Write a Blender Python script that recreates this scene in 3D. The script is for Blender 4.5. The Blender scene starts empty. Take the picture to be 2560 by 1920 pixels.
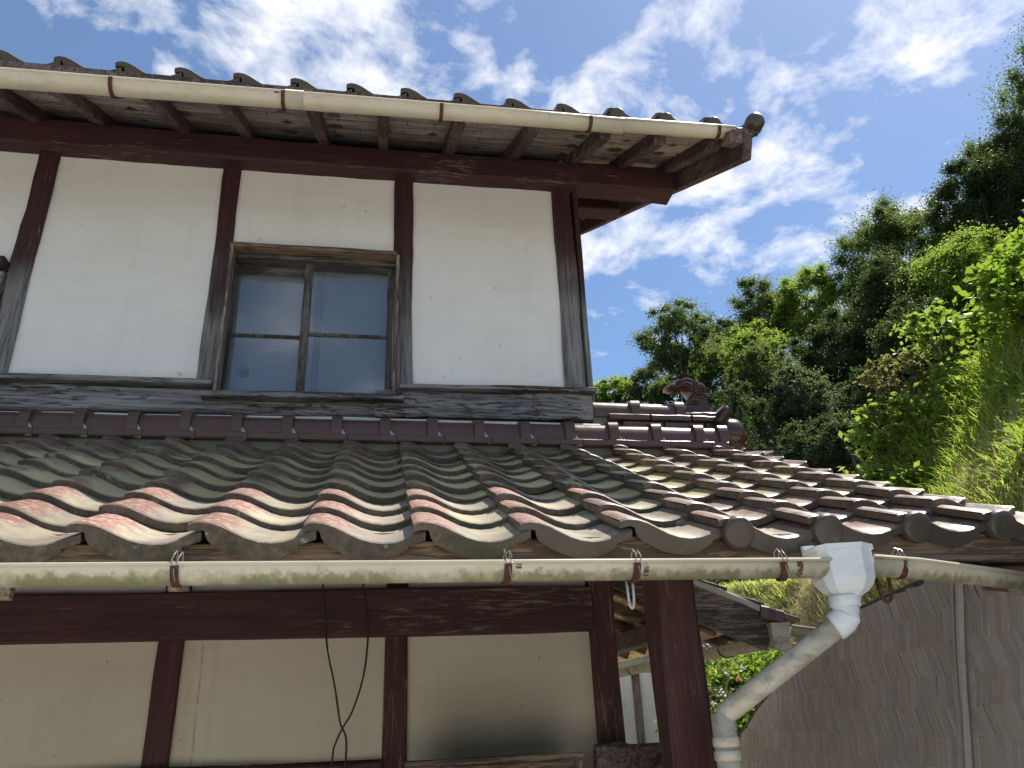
import bpy, bmesh, math, random
import numpy as np
from mathutils import Vector, Matrix
random.seed(7); rng = np.random.default_rng(7)
S = bpy.context.scene; C = S.collection
PI = math.pi; R = math.radians
E = 1.7                                   # eye height: all builders below take heights relative to the eye

# ------------------------------------------------------------------ camera, sky, sun, exposure
cam = bpy.data.cameras.new('camera'); co = bpy.data.objects.new('camera', cam); C.objects.link(co)
p_, r_, y_ = 0.4088243, -0.0397375, 0.1805592
fw = Vector((math.sin(y_)*math.cos(p_), math.cos(y_)*math.cos(p_), math.sin(p_)))
rt = Vector((math.cos(y_), -math.sin(y_), 0)); up = rt.cross(fw)
r2 = math.cos(r_)*rt + math.sin(r_)*up; u2 = -math.sin(r_)*rt + math.cos(r_)*up
M = Matrix((r2, u2, -fw)).transposed().to_4x4(); M.translation = (0, 0, E)
co.matrix_world = M
cam.sensor_width = 36; cam.lens = 36*1949.08/2560; cam.clip_start = .05; cam.clip_end = 1000
S.camera = co

SUN = Vector((1.05, .55, 2.14)).normalized()
el = math.asin(SUN.z); az = math.atan2(SUN.x, SUN.y)
W = bpy.data.worlds.new('World'); S.world = W; W.use_nodes = True
nt = W.node_tree; nt.nodes.clear()
def N(t, typ, **kw):
    n = t.nodes.new(typ)
    for k, v in kw.items():
        if k.startswith('i_'):
            key = k[2:]
            n.inputs[int(key) if key.isdigit() else key.replace('_', ' ')].default_value = v
        else: setattr(n, k, v)
    return n
def L(t, a, ai, b, bi): t.links.new(a.outputs[ai], b.inputs[bi])
wo = N(nt, 'ShaderNodeOutputWorld')
sky = N(nt, 'ShaderNodeTexSky', sky_type='NISHITA', sun_disc=False, sun_elevation=el, sun_rotation=az, altitude=300, air_density=1.0, dust_density=.6, ozone_density=1.6)
hs = N(nt, 'ShaderNodeHueSaturation', i_Saturation=1.27, i_Value=1.0); L(nt, sky, 0, hs, 'Color')
b1 = N(nt, 'ShaderNodeBackground', i_Strength=.057); L(nt, hs, 0, b1, 0)
b2 = N(nt, 'ShaderNodeBackground', i_Strength=.46); b2.inputs[0].default_value = (1, 1, 1.02, 1)
tc = N(nt, 'ShaderNodeTexCoord'); sx = N(nt, 'ShaderNodeSeparateXYZ'); L(nt, tc, 'Generated', sx, 0)
mz = N(nt, 'ShaderNodeMath', operation='MAXIMUM', i_1=.02); L(nt, sx, 'Z', mz, 0)
az_ = N(nt, 'ShaderNodeMath', operation='ADD', i_1=.18); L(nt, mz, 0, az_, 0)
dx = N(nt, 'ShaderNodeMath', operation='DIVIDE'); L(nt, sx, 'X', dx, 0); L(nt, az_, 0, dx, 1)
dy = N(nt, 'ShaderNodeMath', operation='DIVIDE'); L(nt, sx, 'Y', dy, 0); L(nt, az_, 0, dy, 1)
cx = N(nt, 'ShaderNodeCombineXYZ', i_Z=5.3); L(nt, dx, 0, cx, 'X'); L(nt, dy, 0, cx, 'Y')
n1 = N(nt, 'ShaderNodeTexNoise', i_Scale=5.2, i_Detail=11, i_Roughness=.58, i_Distortion=.35); L(nt, cx, 0, n1, 'Vector')
n2 = N(nt, 'ShaderNodeTexNoise', i_Scale=1.5, i_Detail=3, i_Roughness=.5); L(nt, cx, 0, n2, 'Vector')
n3 = N(nt, 'ShaderNodeTexNoise', i_Scale=13, i_Detail=8, i_Roughness=.62, i_Distortion=.3); L(nt, cx, 0, n3, 'Vector')
ma = N(nt, 'ShaderNodeMath', operation='MULTIPLY_ADD', i_1=.62); L(nt, n2, 0, ma, 0); L(nt, n1, 0, ma, 2)
mb = N(nt, 'ShaderNodeMath', operation='MULTIPLY_ADD', i_1=.42); L(nt, n3, 0, mb, 0); L(nt, ma, 0, mb, 2)
cr = N(nt, 'ShaderNodeValToRGB'); L(nt, mb, 0, cr, 0)
e = cr.color_ramp.elements
e[0].position = .955; e[0].color = (.08, .08, .08, 1); e[1].position = 1.26; e[1].color = (.93, .93, .93, 1)
hz = N(nt, 'ShaderNodeMapRange', i_1=-.01, i_2=.06); L(nt, sx, 'Z', hz, 0)
sc = N(nt, 'ShaderNodeMath', operation='MULTIPLY'); L(nt, cr, 0, sc, 0); L(nt, hz, 0, sc, 1)
mx = N(nt, 'ShaderNodeMixShader'); L(nt, sc, 0, mx, 0); L(nt, b1, 0, mx, 1); L(nt, b2, 0, mx, 2); L(nt, mx, 0, wo, 0)
# colour ramps clamp at 1: scale the cloud field so that the ramp sees 0..1
sc2 = N(nt, 'ShaderNodeMapRange', i_1=.80, i_2=1.30); L(nt, mb, 0, sc2, 0); L(nt, sc2, 0, cr, 0)
e[0].position = .45; e[1].position = .86

sl = bpy.data.lights.new('sun', 'SUN'); sl.energy = 3.0; sl.angle = R(.53); sl.color = (1, .94, .84)
so = bpy.data.objects.new('sun', sl); C.objects.link(so)
so.rotation_euler = SUN.to_track_quat('Z', 'Y').to_euler(); so.location = (8, 5, 20)
S.view_settings.view_transform = 'Standard'; S.view_settings.look = 'None'
S.view_settings.exposure = 1.38; S.view_settings.gamma = 1; S.view_settings.use_curve_mapping = False
S.render.engine = 'CYCLES'
S.cycles.max_bounces = 8; S.cycles.diffuse_bounces = 5; S.cycles.glossy_bounces = 4; S.cycles.transparent_max_bounces = 12

# ------------------------------------------------------------------ materials
def lin(*c): return tuple((v/255/12.92 if v/255 <= .04045 else ((v/255+.055)/1.055)**2.4) for v in c) + (1,)
def mat(name):
    m = bpy.data.materials.new(name); m.use_nodes = True
    return m, m.node_tree, m.node_tree.nodes['Principled BSDF']
def noise(t, vec, scale, detail=4, rough=.55, dist=0):
    n = N(t, 'ShaderNodeTexNoise', i_Scale=scale, i_Detail=detail, i_Roughness=rough, i_Distortion=dist)
    if vec: t.links.new(vec, n.inputs['Vector'])
    return n.outputs['Fac']
def ramp(t, fac, stops):
    n = N(t, 'ShaderNodeValToRGB'); t.links.new(fac, n.inputs[0]); el_ = n.color_ramp.elements
    while len(el_) < len(stops): el_.new(.5)
    for q, (p, c) in zip(el_, stops):
        q.position = p; q.color = c if len(c) == 4 else tuple(c)+(1,)
    return n.outputs[0]
def mix(t, fac, a, b, mode='MIX'):
    n = N(t, 'ShaderNodeMix', data_type='RGBA', blend_type=mode)
    for s, v in ((0, fac), (6, a), (7, b)):
        if hasattr(v, 'links'): t.links.new(v, n.inputs[s])
        else: n.inputs[s].default_value = v if s == 0 or len(v) == 4 else tuple(v)+(1,)
    return n.outputs[2]
def math_(t, op, a, b=None, c=None):
    n = N(t, 'ShaderNodeMath', operation=op)
    for i, v in enumerate((a, b, c)):
        if v is None: continue
        if hasattr(v, 'links'): t.links.new(v, n.inputs[i])
        else: n.inputs[i].default_value = v
    return n.outputs[0]
def coords(t, scale=(1, 1, 1), jitter=True, kind='Object'):
    tc = N(t, 'ShaderNodeTexCoord'); mp = N(t, 'ShaderNodeMapping'); mp.inputs['Scale'].default_value = scale
    t.links.new(tc.outputs[kind], mp.inputs['Vector'])
    if jitter:
        oi = N(t, 'ShaderNodeObjectInfo'); cb = N(t, 'ShaderNodeCombineXYZ')
        k = math_(t, 'MULTIPLY', oi.outputs['Random'], 37.0)
        for i in range(3): t.links.new(k, cb.inputs[i])
        t.links.new(cb.outputs[0], mp.inputs['Location'])
    return mp.outputs[0]
def bump(t, b, h, strength=.3, dist=.01):
    n = N(t, 'ShaderNodeBump', i_Strength=strength, i_Distance=dist); t.links.new(h, n.inputs['Height'])
    t.links.new(n.outputs[0], b.inputs['Normal'])
def wpos(t):
    g = N(t, 'ShaderNodeNewGeometry'); s = N(t, 'ShaderNodeSeparateXYZ'); t.links.new(g.outputs['Position'], s.inputs[0])
    return g, s
def setc(t, b, c):
    if hasattr(c, 'links'): t.links.new(c, b.inputs['Base Color'])
    else: b.inputs['Base Color'].default_value = c

def wood(name, axis, paint, bare, cover=.62, grey=None, zgrey=None, rough=.7, cracks=.5):
    """old timber: bare grained wood under worn paint; grain runs along the axis"""
    m, t, b = mat(name)
    st = [48, 48, 48]; st['xyz'.index(axis)] = 2.2
    v = coords(t, st); st2 = [150, 150, 150]; st2['xyz'.index(axis)] = 4.5
    g1 = noise(t, v, 1.0, 7, .62, .6); g2 = noise(t, coords(t, st2), 1.0, 4, .6, .3)
    gr = math_(t, 'ADD', math_(t, 'MULTIPLY', g1, .6), math_(t, 'MULTIPLY', g2, .4))
    dk = tuple(q*.28 for q in bare[:3])
    bw = ramp(t, gr, [(.40, dk), (.51, bare[:3]), (.62, tuple(min(1, q*1.45) for q in bare[:3]))])
    st3 = [62, 62, 62]; st3['xyz'.index(axis)] = 7.0
    pv = noise(t, coords(t, st3), 1.0, 6, .66, 1.4)
    big = noise(t, coords(t, (2.2, 2.2, 2.2)), 1.0, 3, .5)
    pm = math_(t, 'ADD', math_(t, 'MULTIPLY', pv, .62), math_(t, 'MULTIPLY', big, .38))
    fac = ramp(t, pm, [(cover-.03, (1, 1, 1)), (cover+.012, (0, 0, 0))])
    if zgrey:
        _, s = wpos(t)
        zz = math_(t, 'ADD', s.outputs[2], math_(t, 'MULTIPLY', math_(t, 'SUBTRACT', big, .5), 1.1))
        zf = N(t, 'ShaderNodeMapRange', interpolation_type='SMOOTHSTEP'); t.links.new(zz, zf.inputs[0])
        zf.inputs[1].default_value = zgrey[0]+E; zf.inputs[2].default_value = zgrey[1]+E
        fac = math_(t, 'MULTIPLY', fac, zf.outputs[0])
    pc = mix(t, ramp(t, gr, [(.42, (.9, .9, .9)), (.60, (0, 0, 0))]), paint, tuple(q*.45 for q in paint[:3]))
    col = mix(t, fac, bw, pc)
    # knots
    kst = [5, 5, 5]; kst['xyz'.index(axis)] = 2.0
    vo = N(t, 'ShaderNodeTexVoronoi', i_Scale=1.0); t.links.new(coords(t, kst), vo.inputs['Vector'])
    kn = ramp(t, vo.outputs['Distance'], [(.04, (1, 1, 1)), (.11, (0, 0, 0))])
    col = mix(t, math_(t, 'MULTIPLY', kn, .65), col, (.02, .012, .01))
    setc(t, b, col); b.inputs['Roughness'].default_value = rough
    bump(t, b, math_(t, 'ADD', gr, math_(t, 'MULTIPLY', kn, -.3)), cracks, .006)
    return m
RED = (.064, .020, .020, 1); GREYW = (.16, .145, .14, 1); BROWNW = (.13, .085, .055, 1)
WX = wood('red_brown_beam_wood', 'x', RED, (.17, .12, .095, 1), .60)
WXs = wood('weathered_sill_wood', 'x', (.05, .03, .03, 1), (.20, .192, .188, 1), .475, cracks=.9)
WXl = wood('dark_red_lower_beam_wood', 'x', (.072, .022, .02, 1), (.16, .115, .075, 1), .585)
WZ = wood('weathered_post_wood', 'z', RED, (.20, .192, .188, 1), .66, zgrey=(1.8, 2.3), cracks=.8)
WZl = wood('red_brown_post_wood', 'z', (.085, .023, .02, 1), (.16, .10, .07, 1), .57)
WZp = wood('orange_red_post_wood', 'z', (.070, .017, .012, 1), (.085, .048, .032, 1), .60, rough=.7)
WY = wood('dark_rafter_wood', 'y', (.065, .03, .027, 1), (.16, .115, .095, 1), .52)
WB = wood('soffit_board_wood', 'x', (.25, .20, .17, 1), (.38, .32, .28, 1), .48, cracks=.6)
WT = wood('tan_trim_wood', 'x', (.12, .075, .05, 1), (.22, .15, .10, 1), .5)
WTz = wood('tan_jamb_wood', 'z', (.12, .085, .065, 1), (.24, .19, .16, 1), .48)
WSx = wood('grey_rail_wood', 'x', (.05, .04, .036, 1), (.12, .105, .095, 1), .5)
WS = wood('grey_sash_wood', 'z', (.05, .04, .036, 1), (.105, .095, .085, 1), .5)
WAn = wood('warm_soffit_wood', 'y', (.64, .42, .24, 1), (.74, .53, .34, 1), .5)
WAy = wood('annex_rafter_wood', 'x', (.09, .058, .045, 1), (.22, .17, .13, 1), .5)
WPale = wood('pale_end_grain_wood', 'y', (.3, .23, .16, 1), (.36, .28, .2, 1), .5)

def plaster(name, c, dirt, amt=.5, dark_patch=None, streak=False):
    m, t, b = mat(name)
    v = coords(t, (1, 1, 1), True); g, s = wpos(t)
    big = noise(t, v, 1.6, 5, .6); fine = noise(t, v, 38, 5, .7); mid = noise(t, coords(t, (2, 2, 9)), 1.5, 5, .6)
    f = math_(t, 'ADD', math_(t, 'MULTIPLY', big, .6), math_(t, 'MULTIPLY', mid, .4))
    col = mix(t, math_(t, 'MULTIPLY', ramp(t, f, [(.42, (0, 0, 0)), (.7, (1, 1, 1))]), amt), c, dirt)
    sp = ramp(t, noise(t, v, 21, 2, .5), [(.735, (0, 0, 0)), (.76, (1, 1, 1))])
    col = mix(t, math_(t, 'MULTIPLY', sp, .35), col, (.12, .09, .07))
    vo = N(t, 'ShaderNodeTexVoronoi', feature='DISTANCE_TO_EDGE', i_Scale=1.7); wv = N(t, 'ShaderNodeVectorMath', operation='ADD'); t.links.new(v, wv.inputs[0])
    nv = N(t, 'ShaderNodeTexNoise', i_Scale=4.0, i_Detail=6); t.links.new(v, nv.inputs['Vector']); sv = N(t, 'ShaderNodeVectorMath', operation='SCALE'); sv.inputs['Scale'].default_value = .35; t.links.new(nv.outputs['Color'], sv.inputs[0]); t.links.new(sv.outputs[0], wv.inputs[1]); t.links.new(wv.outputs[0], vo.inputs['Vector'])
    ck = math_(t, 'MULTIPLY', ramp(t, vo.outputs['Distance'], [(.002, (1, 1, 1)), (.007, (0, 0, 0))]), ramp(t, noise(t, coords(t, (1, 1, 1)), 2.3, 2, .5), [(.50, (0, 0, 0)), (.62, (1, 1, 1))]))
    col = mix(t, math_(t, 'MULTIPLY', ck, .07), col, (.25, .21, .17))
    run = ramp(t, noise(t, coords(t, (13, 13, .9)), 1.6, 4, .55), [(.52, (0, 0, 0)), (.75, (1, 1, 1))])
    col = mix(t, math_(t, 'MULTIPLY', run, .12), col, tuple(q*.72 for q in dirt[:3]))
    if streak:      # rust-brown runs of water from the beam
        sx_ = math_(t, 'SUBTRACT', s.outputs[0], math_(t, 'MULTIPLY', math_(t, 'SUBTRACT', noise(t, coords(t, (3, 3, 3)), 1.4, 3), .5), .03))
        for xc, wd, am in ((-.70, .007, .6), (-.74, .03, .16), (-.645, .018, .14)):
            d = math_(t, 'ABSOLUTE', math_(t, 'SUBTRACT', sx_, xc))
            k = N(t, 'ShaderNodeMapRange', i_1=wd, i_2=0.0, i_3=0.0, i_4=am); t.links.new(d, k.inputs[0])
            br = ramp(t, noise(t, coords(t, (2, 2, 7)), 1.6, 5), [(.40, (0, 0, 0)), (.52, (1, 1, 1))])
            col = mix(t, math_(t, 'MULTIPLY', k.outputs[0], br), col, (.25, .11, .05))
    if dark_patch:        # soft-edged dark patch in the plaster colour, deepest and widest at its foot
        d = math_(t, 'ABSOLUTE', math_(t, 'SUBTRACT', s.outputs[0], dark_patch[0]))
        kx = N(t, 'ShaderNodeMapRange', interpolation_type='SMOOTHSTEP', i_1=dark_patch[1], i_2=dark_patch[1]*.35, i_3=0.0, i_4=1.0); t.links.new(d, kx.inputs[0])
        kz = N(t, 'ShaderNodeMapRange', interpolation_type='SMOOTHSTEP', i_1=dark_patch[2]+E, i_2=dark_patch[3]+E, i_3=0.0, i_4=1.0); t.links.new(s.outputs[2], kz.inputs[0])
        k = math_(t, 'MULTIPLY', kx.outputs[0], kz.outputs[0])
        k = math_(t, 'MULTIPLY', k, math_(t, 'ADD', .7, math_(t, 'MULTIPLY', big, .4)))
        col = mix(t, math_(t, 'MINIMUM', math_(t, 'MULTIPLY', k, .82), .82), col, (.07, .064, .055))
    setc(t, b, col); b.inputs['Roughness'].default_value = .9
    bump(t, b, math_(t, 'ADD', fine, math_(t, 'MULTIPLY', big, 1.5)), .22, .006)
    return m
PU = plaster('white_plaster', (.86, .845, .81, 1), (.72, .68, .61, 1), .5)
PL = plaster('cream_plaster', (.64, .57, .45, 1), (.52, .45, .34, 1), .6)
PLs = plaster('rust_streaked_plaster', (.64, .57, .45, 1), (.52, .45, .34, 1), .6, streak=True)
PLk = plaster('dark_patch_plaster', (.64, .57, .45, 1), (.52, .45, .34, 1), .6, dark_patch=(.53, .42, .30, -.14))
MUD = plaster('grey_mud_plaster', (.20, .20, .16, 1), (.12, .12, .09, 1), .8)
MOR = plaster('pale_mortar', (.55, .50, .42, 1), (.4, .36, .28, 1), .6)
MORw = plaster('white_mortar', (.62, .62, .60, 1), (.5, .5, .47, 1), .5)
DARK, _t, _b = mat('dark_interior'); setc(_t, _b, (.02, .017, .015, 1)); _b.inputs['Roughness'].default_value = .9

def tile_top(name, glaze):
    m, t, b = mat(name)
    tc = N(t, 'ShaderNodeTexCoord'); s = N(t, 'ShaderNodeSeparateXYZ'); t.links.new(tc.outputs['Object'], s.inputs[0])
    oi = N(t, 'ShaderNodeObjectInfo'); at = N(t, 'ShaderNodeAttribute', attribute_type='OBJECT', attribute_name='wear')
    wear = at.outputs['Fac']
    v = coords(t)
    hz = N(t, 'ShaderNodeMapRange', i_1=.004, i_2=.044); t.links.new(s.outputs[2], hz.inputs[0])
    nz = noise(t, v, 9, 6, .65, .4); n5 = noise(t, v, 55, 4, .6); nb = noise(t, v, 4, 3, .5)
    h = math_(t, 'ADD', hz.outputs[0], math_(t, 'MULTIPLY', math_(t, 'SUBTRACT', nz, .5), 1.5))
    red = mix(t, n5, (.27, .125, .09), (.19, .08, .058))
    red = mix(t, ramp(t, n5, [(.5, (0, 0, 0)), (.66, (1, 1, 1))]), red, (.43, .33, .265))
    cream = mix(t, nb, (.40, .34, .22), (.30, .27, .17))
    cream = mix(t, ramp(t, nz, [(.42, (0, 0, 0)), (.6, (1, 1, 1))]), cream, (.22, .185, .165))
    worn = mix(t, ramp(t, h, [(.30, (0, 0, 0)), (.75, (1, 1, 1))]), cream, red)
    moss = mix(t, nb, (.53, .47, .22), (.41, .36, .19))
    gl = mix(t, nb, (.20, .122, .088), (.14, .08, .062))
    gl = mix(t, math_(t, 'MULTIPLY', ramp(t, nz, [(.44, (0, 0, 0)), (.66, (1, 1, 1))]), .7), gl, (.38, .31, .245))
    col = mix(t, ramp(t, math_(t, 'ADD', wear, math_(t, 'MULTIPLY', math_(t, 'SUBTRACT', nz, .5), .6)), [(.35, (0, 0, 0)), (.68, (1, 1, 1))]), gl, worn)
    am = N(t, 'ShaderNodeAttribute', attribute_type='OBJECT', attribute_name='moss')
    mf = math_(t, 'MULTIPLY', ramp(t, math_(t, 'SUBTRACT', math_(t, 'ADD', nz, am.outputs['Fac']), math_(t, 'MULTIPLY', hz.outputs[0], .45)), [(.72, (0, 0, 0)), (.98, (1, 1, 1))]), .85)
    col = mix(t, mf, col, moss)
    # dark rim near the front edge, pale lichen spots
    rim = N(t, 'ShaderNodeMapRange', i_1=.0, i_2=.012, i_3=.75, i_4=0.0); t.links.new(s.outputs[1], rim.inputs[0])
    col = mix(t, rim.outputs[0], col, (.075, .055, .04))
    lic = ramp(t, noise(t, v, 34, 3, .6), [(.68, (0, 0, 0)), (.71, (1, 1, 1))])
    col = mix(t, math_(t, 'MULTIPLY', lic, .5), col, (.36, .37, .30))
    hv = N(t, 'ShaderNodeHueSaturation'); t.links.new(math_(t, 'ADD', .72, math_(t, 'MULTIPLY', oi.outputs['Random'], .5)), hv.inputs['Value']); t.links.new(col, hv.inputs['Color'])
    setc(t, b, hv.outputs[0])
    rr = N(t, 'ShaderNodeMapRange', i_1=.2, i_2=.8, i_3=.36, i_4=.75); t.links.new(wear, rr.inputs[0])
    t.links.new(math_(t, 'ADD', rr.outputs[0], math_(t, 'MULTIPLY', math_(t, 'SUBTRACT', nz, .5), .3)), b.inputs['Roughness'])
    b.inputs['Specular IOR Level'].default_value = .5
    bump(t, b, math_(t, 'ADD', n5, math_(t, 'MULTIPLY', nz, 2.0)), .25, .004)
    return m
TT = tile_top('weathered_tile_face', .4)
def tile_edge():
    m, t, b = mat('dark_tile_edge'); v = coords(t)
    nz = noise(t, v, 14, 6, .65); n2 = noise(t, v, 30, 3, .5)
    nz = math_(t, 'ADD', math_(t, 'MULTIPLY', nz, .6), math_(t, 'MULTIPLY', noise(t, v, 70, 4, .65), .4))
    col = ramp(t, nz, [(.34, (.034, .026, .020)), (.5, (.095, .070, .051)), (.66, (.19, .145, .108))])
    col = mix(t, ramp(t, n2, [(.66, (0, 0, 0)), (.70, (1, 1, 1))]), col, (.20, .25, .20))
    col = mix(t, ramp(t, noise(t, v, 6, 4, .6), [(.5, (0, 0, 0)), (.65, (1, 1, 1))]), col, (.05, .055, .028))
    setc(t, b, col); b.inputs['Roughness'].default_value = .62
    bump(t, b, nz, .35, .004)
    return m
TE = tile_edge()
def glazed(name, a, c, r):
    m, t, b = mat(name); v = coords(t)
    nz = noise(t, v, 10, 6, .6); n4 = noise(t, v, 40, 4, .6)
    col = mix(t, nz, a, c)
    col = mix(t, math_(t, 'MULTIPLY', ramp(t, n4, [(.60, (0, 0, 0)), (.7, (1, 1, 1))]), .3), col, (.2, .15, .11))
    setc(t, b, col)
    t.links.new(math_(t, 'ADD', r, math_(t, 'MULTIPLY', nz, .25)), b.inputs['Roughness'])
    bump(t, b, nz, .2, .006)
    return m
GL = glazed('brown_glazed_tile', (.12, .064, .048, 1), (.065, .036, .029, 1), .24)
GLs = glazed('glossy_brown_glaze', (.075, .033, .022, 1), (.045, .02, .015, 1), .06)
GLg = glazed('grey_brown_eave_glaze', (.085, .07, .055, 1), (.045, .036, .03, 1), .22)

def plastic(name, c, grime, zone=None, heavy=.5):
    m, t, b = mat(name); v = coords(t); nz = noise(t, coords(t, (5, 14, 14)), 1.6, 6, .7)
    col = mix(t, math_(t, 'MULTIPLY', ramp(t, nz, [(.46, (0, 0, 0)), (.70, (1, 1, 1))]), heavy), c, grime)
    col = mix(t, math_(t, 'MULTIPLY', ramp(t, noise(t, v, 18, 6, .7), [(.58, (0, 0, 0)), (.70, (1, 1, 1))]), heavy*.7), col, tuple(q*.5 for q in grime[:3]))
    if zone:
        _, s = wpos(t)
        zf = N(t, 'ShaderNodeMapRange', i_1=zone[1]+E, i_2=zone[1]-.012+E); t.links.new(math_(t, 'ADD', s.outputs[2], math_(t, 'MULTIPLY', math_(t, 'SUBTRACT', noise(t, v, 45, 4, .7), .5), .05)), zf.inputs[0])
        xf = ramp(t, noise(t, coords(t, (2.2, 1, 1), False, 'Object'), 1.7, 5, .7), [(.40, (0, 0, 0)), (.50, (1, 1, 1))])
        moss = mix(t, noise(t, v, 60, 4, .7), (.10, .105, .03), (.34, .32, .17))
        col = mix(t, math_(t, 'MULTIPLY', math_(t, 'MULTIPLY', zf.outputs[0], xf), .85), col, moss)
    setc(t, b, col); b.inputs['Roughness'].default_value = .42
    bump(t, b, nz, .08, .003)
    return m
GUT = plastic('cream_gutter_plastic', (.66, .60, .46, 1), (.48, .41, .28, 1))
GUTm = plastic('mossy_gutter_plastic', (.66, .61, .46, 1), (.50, .44, .29, 1), (.284, .306))
WHITE = plastic('white_rainhead_plastic', (.74, .77, .78, 1), (.52, .51, .45, 1), None, .4)
PIPE = plastic('grubby_pipe_plastic', (.60, .54, .42, 1), (.24, .20, .14, 1), None, .8)
def rusty():
    m, t, b = mat('rusty_iron'); v = coords(t)
    setc(t, b, ramp(t, noise(t, v, 60, 5, .7), [(.3, (.03, .012, .008)), (.55, (.10, .035, .018)), (.75, (.22, .09, .04))])); b.inputs['Roughness'].default_value = .8
    return m
RUST = rusty()
def rust_stain():
    m, t, b = mat('rust_run_stain'); o = t.nodes['Material Output']; setc(t, b, (.16, .075, .03, 1)); b.inputs['Roughness'].default_value = .8
    tr = N(t, 'ShaderNodeBsdfTransparent'); ms = N(t, 'ShaderNodeMixShader')
    t.links.new(ramp(t, noise(t, coords(t), 40, 4, .7), [(.42, (0, 0, 0)), (.6, (.9, .9, .9))]), ms.inputs[0]); L(t, tr, 0, ms, 1); L(t, b, 0, ms, 2); L(t, ms, 0, o, 0)
    return m
RUSTS = rust_stain()
WIRE, _t, _b = mat('black_cable'); setc(_t, _b, (.012, .012, .013, 1)); _b.inputs['Roughness'].default_value = .5
STEEL, _t, _b = mat('dull_steel_wire'); setc(_t, _b, (.3, .3, .3, 1)); _b.inputs['Metallic'].default_value = .9; _b.inputs['Roughness'].default_value = .4
HOOKW, _t, _b = mat('white_coated_hook'); setc(_t, _b, (.5, .48, .44, 1)); _b.inputs['Roughness'].default_value = .4
def glass():
    m, t, b = mat('wavy_window_glass'); t.nodes.remove(b); o = t.nodes['Material Output']
    v = coords(t, (1, 1, 1)); nz = noise(t, v, 7, 3, .5); n2 = noise(t, coords(t, (6, 6, 30)), 1.5, 3, .5)
    bp = N(t, 'ShaderNodeBump', i_Strength=.05, i_Distance=.01); t.links.new(math_(t, 'ADD', nz, math_(t, 'MULTIPLY', n2, .4)), bp.inputs['Height'])
    gl = N(t, 'ShaderNodeBsdfGlossy', i_Roughness=.06); gl.inputs[0].default_value = (.95, .97, 1, 1); t.links.new(bp.outputs[0], gl.inputs['Normal'])
    tr = N(t, 'ShaderNodeBsdfTransparent'); tr.inputs[0].default_value = (.80, .84, .88, 1)
    du = N(t, 'ShaderNodeBsdfDiffuse'); du.inputs[0].default_value = (.50, .51, .52, 1)
    fr = N(t, 'ShaderNodeFresnel', i_IOR=1.5); t.links.new(bp.outputs[0], fr.inputs['Normal'])
    m1 = N(t, 'ShaderNodeMixShader'); t.links.new(math_(t, 'MULTIPLY', noise(t, v, 5, 6, .65), .20), m1.inputs[0]); L(t, tr, 0, m1, 1); L(t, du, 0, m1, 2)
    m2 = N(t, 'ShaderNodeMixShader'); t.links.new(math_(t, 'MINIMUM', math_(t, 'ADD', math_(t, 'MULTIPLY', fr.outputs[0], 1.7), .01), 1.0), m2.inputs[0]); L(t, m1, 0, m2, 1); L(t, gl, 0, m2, 2)
    L(t, m2, 0, o, 0)
    return m
GLASS = glass()
SHOJI, _t, _b = mat('blue_grey_sliding_panel'); setc(_t, _b, mix(_t, noise(_t, coords(_t), 6, 5, .6), (.28, .29, .295), (.42, .43, .43))); _b.inputs['Roughness'].default_value = .8

def leafmat(name, a, c, trans=.35, gloss=.45):
    m, t, b = mat(name); at = N(t, 'ShaderNodeAttribute', attribute_name='tint'); o = t.nodes['Material Output']
    col = mix(t, at.outputs['Fac'], a, c)
    setc(t, b, col); b.inputs['Roughness'].default_value = gloss+.12; b.inputs['Specular IOR Level'].default_value = .3
    tl = N(t, 'ShaderNodeBsdfTranslucent'); t.links.new(mix(t, .65, col, tuple(min(1, q*k) for q, k in zip(c[:3], (1.9, 2.0, .9)))), tl.inputs[0])
    ms = N(t, 'ShaderNodeMixShader', i_0=trans); L(t, b, 0, ms, 1); L(t, tl, 0, ms, 2); L(t, ms, 0, o, 0)
    return m
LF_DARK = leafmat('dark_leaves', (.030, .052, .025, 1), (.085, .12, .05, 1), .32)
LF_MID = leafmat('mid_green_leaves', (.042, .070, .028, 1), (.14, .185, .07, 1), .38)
LF_LITE = leafmat('fresh_green_leaves', (.075, .125, .03, 1), (.20, .27, .065, 1), .58)
LF_GREY = leafmat('grey_green_leaves', (.05, .075, .045, 1), (.13, .16, .10, 1), .35)
LF_CED = leafmat('cedar_needles', (.025, .05, .02, 1), (.07, .11, .04, 1), .25, .6)
LF_BIG = leafmat('bright_broad_leaves', (.07, .13, .02, 1), (.17, .25, .04, 1), .58, .3)
LF_GRASS = leafmat('grass_blades', (.12, .165, .04, 1), (.32, .38, .12, 1), .6, .5)
LF_DRY = leafmat('dry_straw', (.27, .23, .15, 1), (.50, .46, .33, 1), .25, .7)
LF_RED = leafmat('reddish_young_leaves', (.075, .09, .03, 1), (.20, .19, .08, 1), .4)
PINK = leafmat('pink_petals', (.45, .08, .12, 1), (.75, .25, .28, 1), .3); WPET = leafmat('white_petals', (.7, .68, .66, 1), (.8, .78, .74, 1), .3)
YEL = leafmat('yellow_petals', (.7, .42, .02, 1), (.8, .55, .03, 1), .3)
BARK, _t, _b = mat('bark'); setc(_t, _b, ramp(_t, noise(_t, coords(_t, (9, 9, 2)), 1.5, 6, .7), [(.3, (.03, .024, .018)), (.65, (.12, .10, .08))])); _b.inputs['Roughness'].default_value = .9
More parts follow.
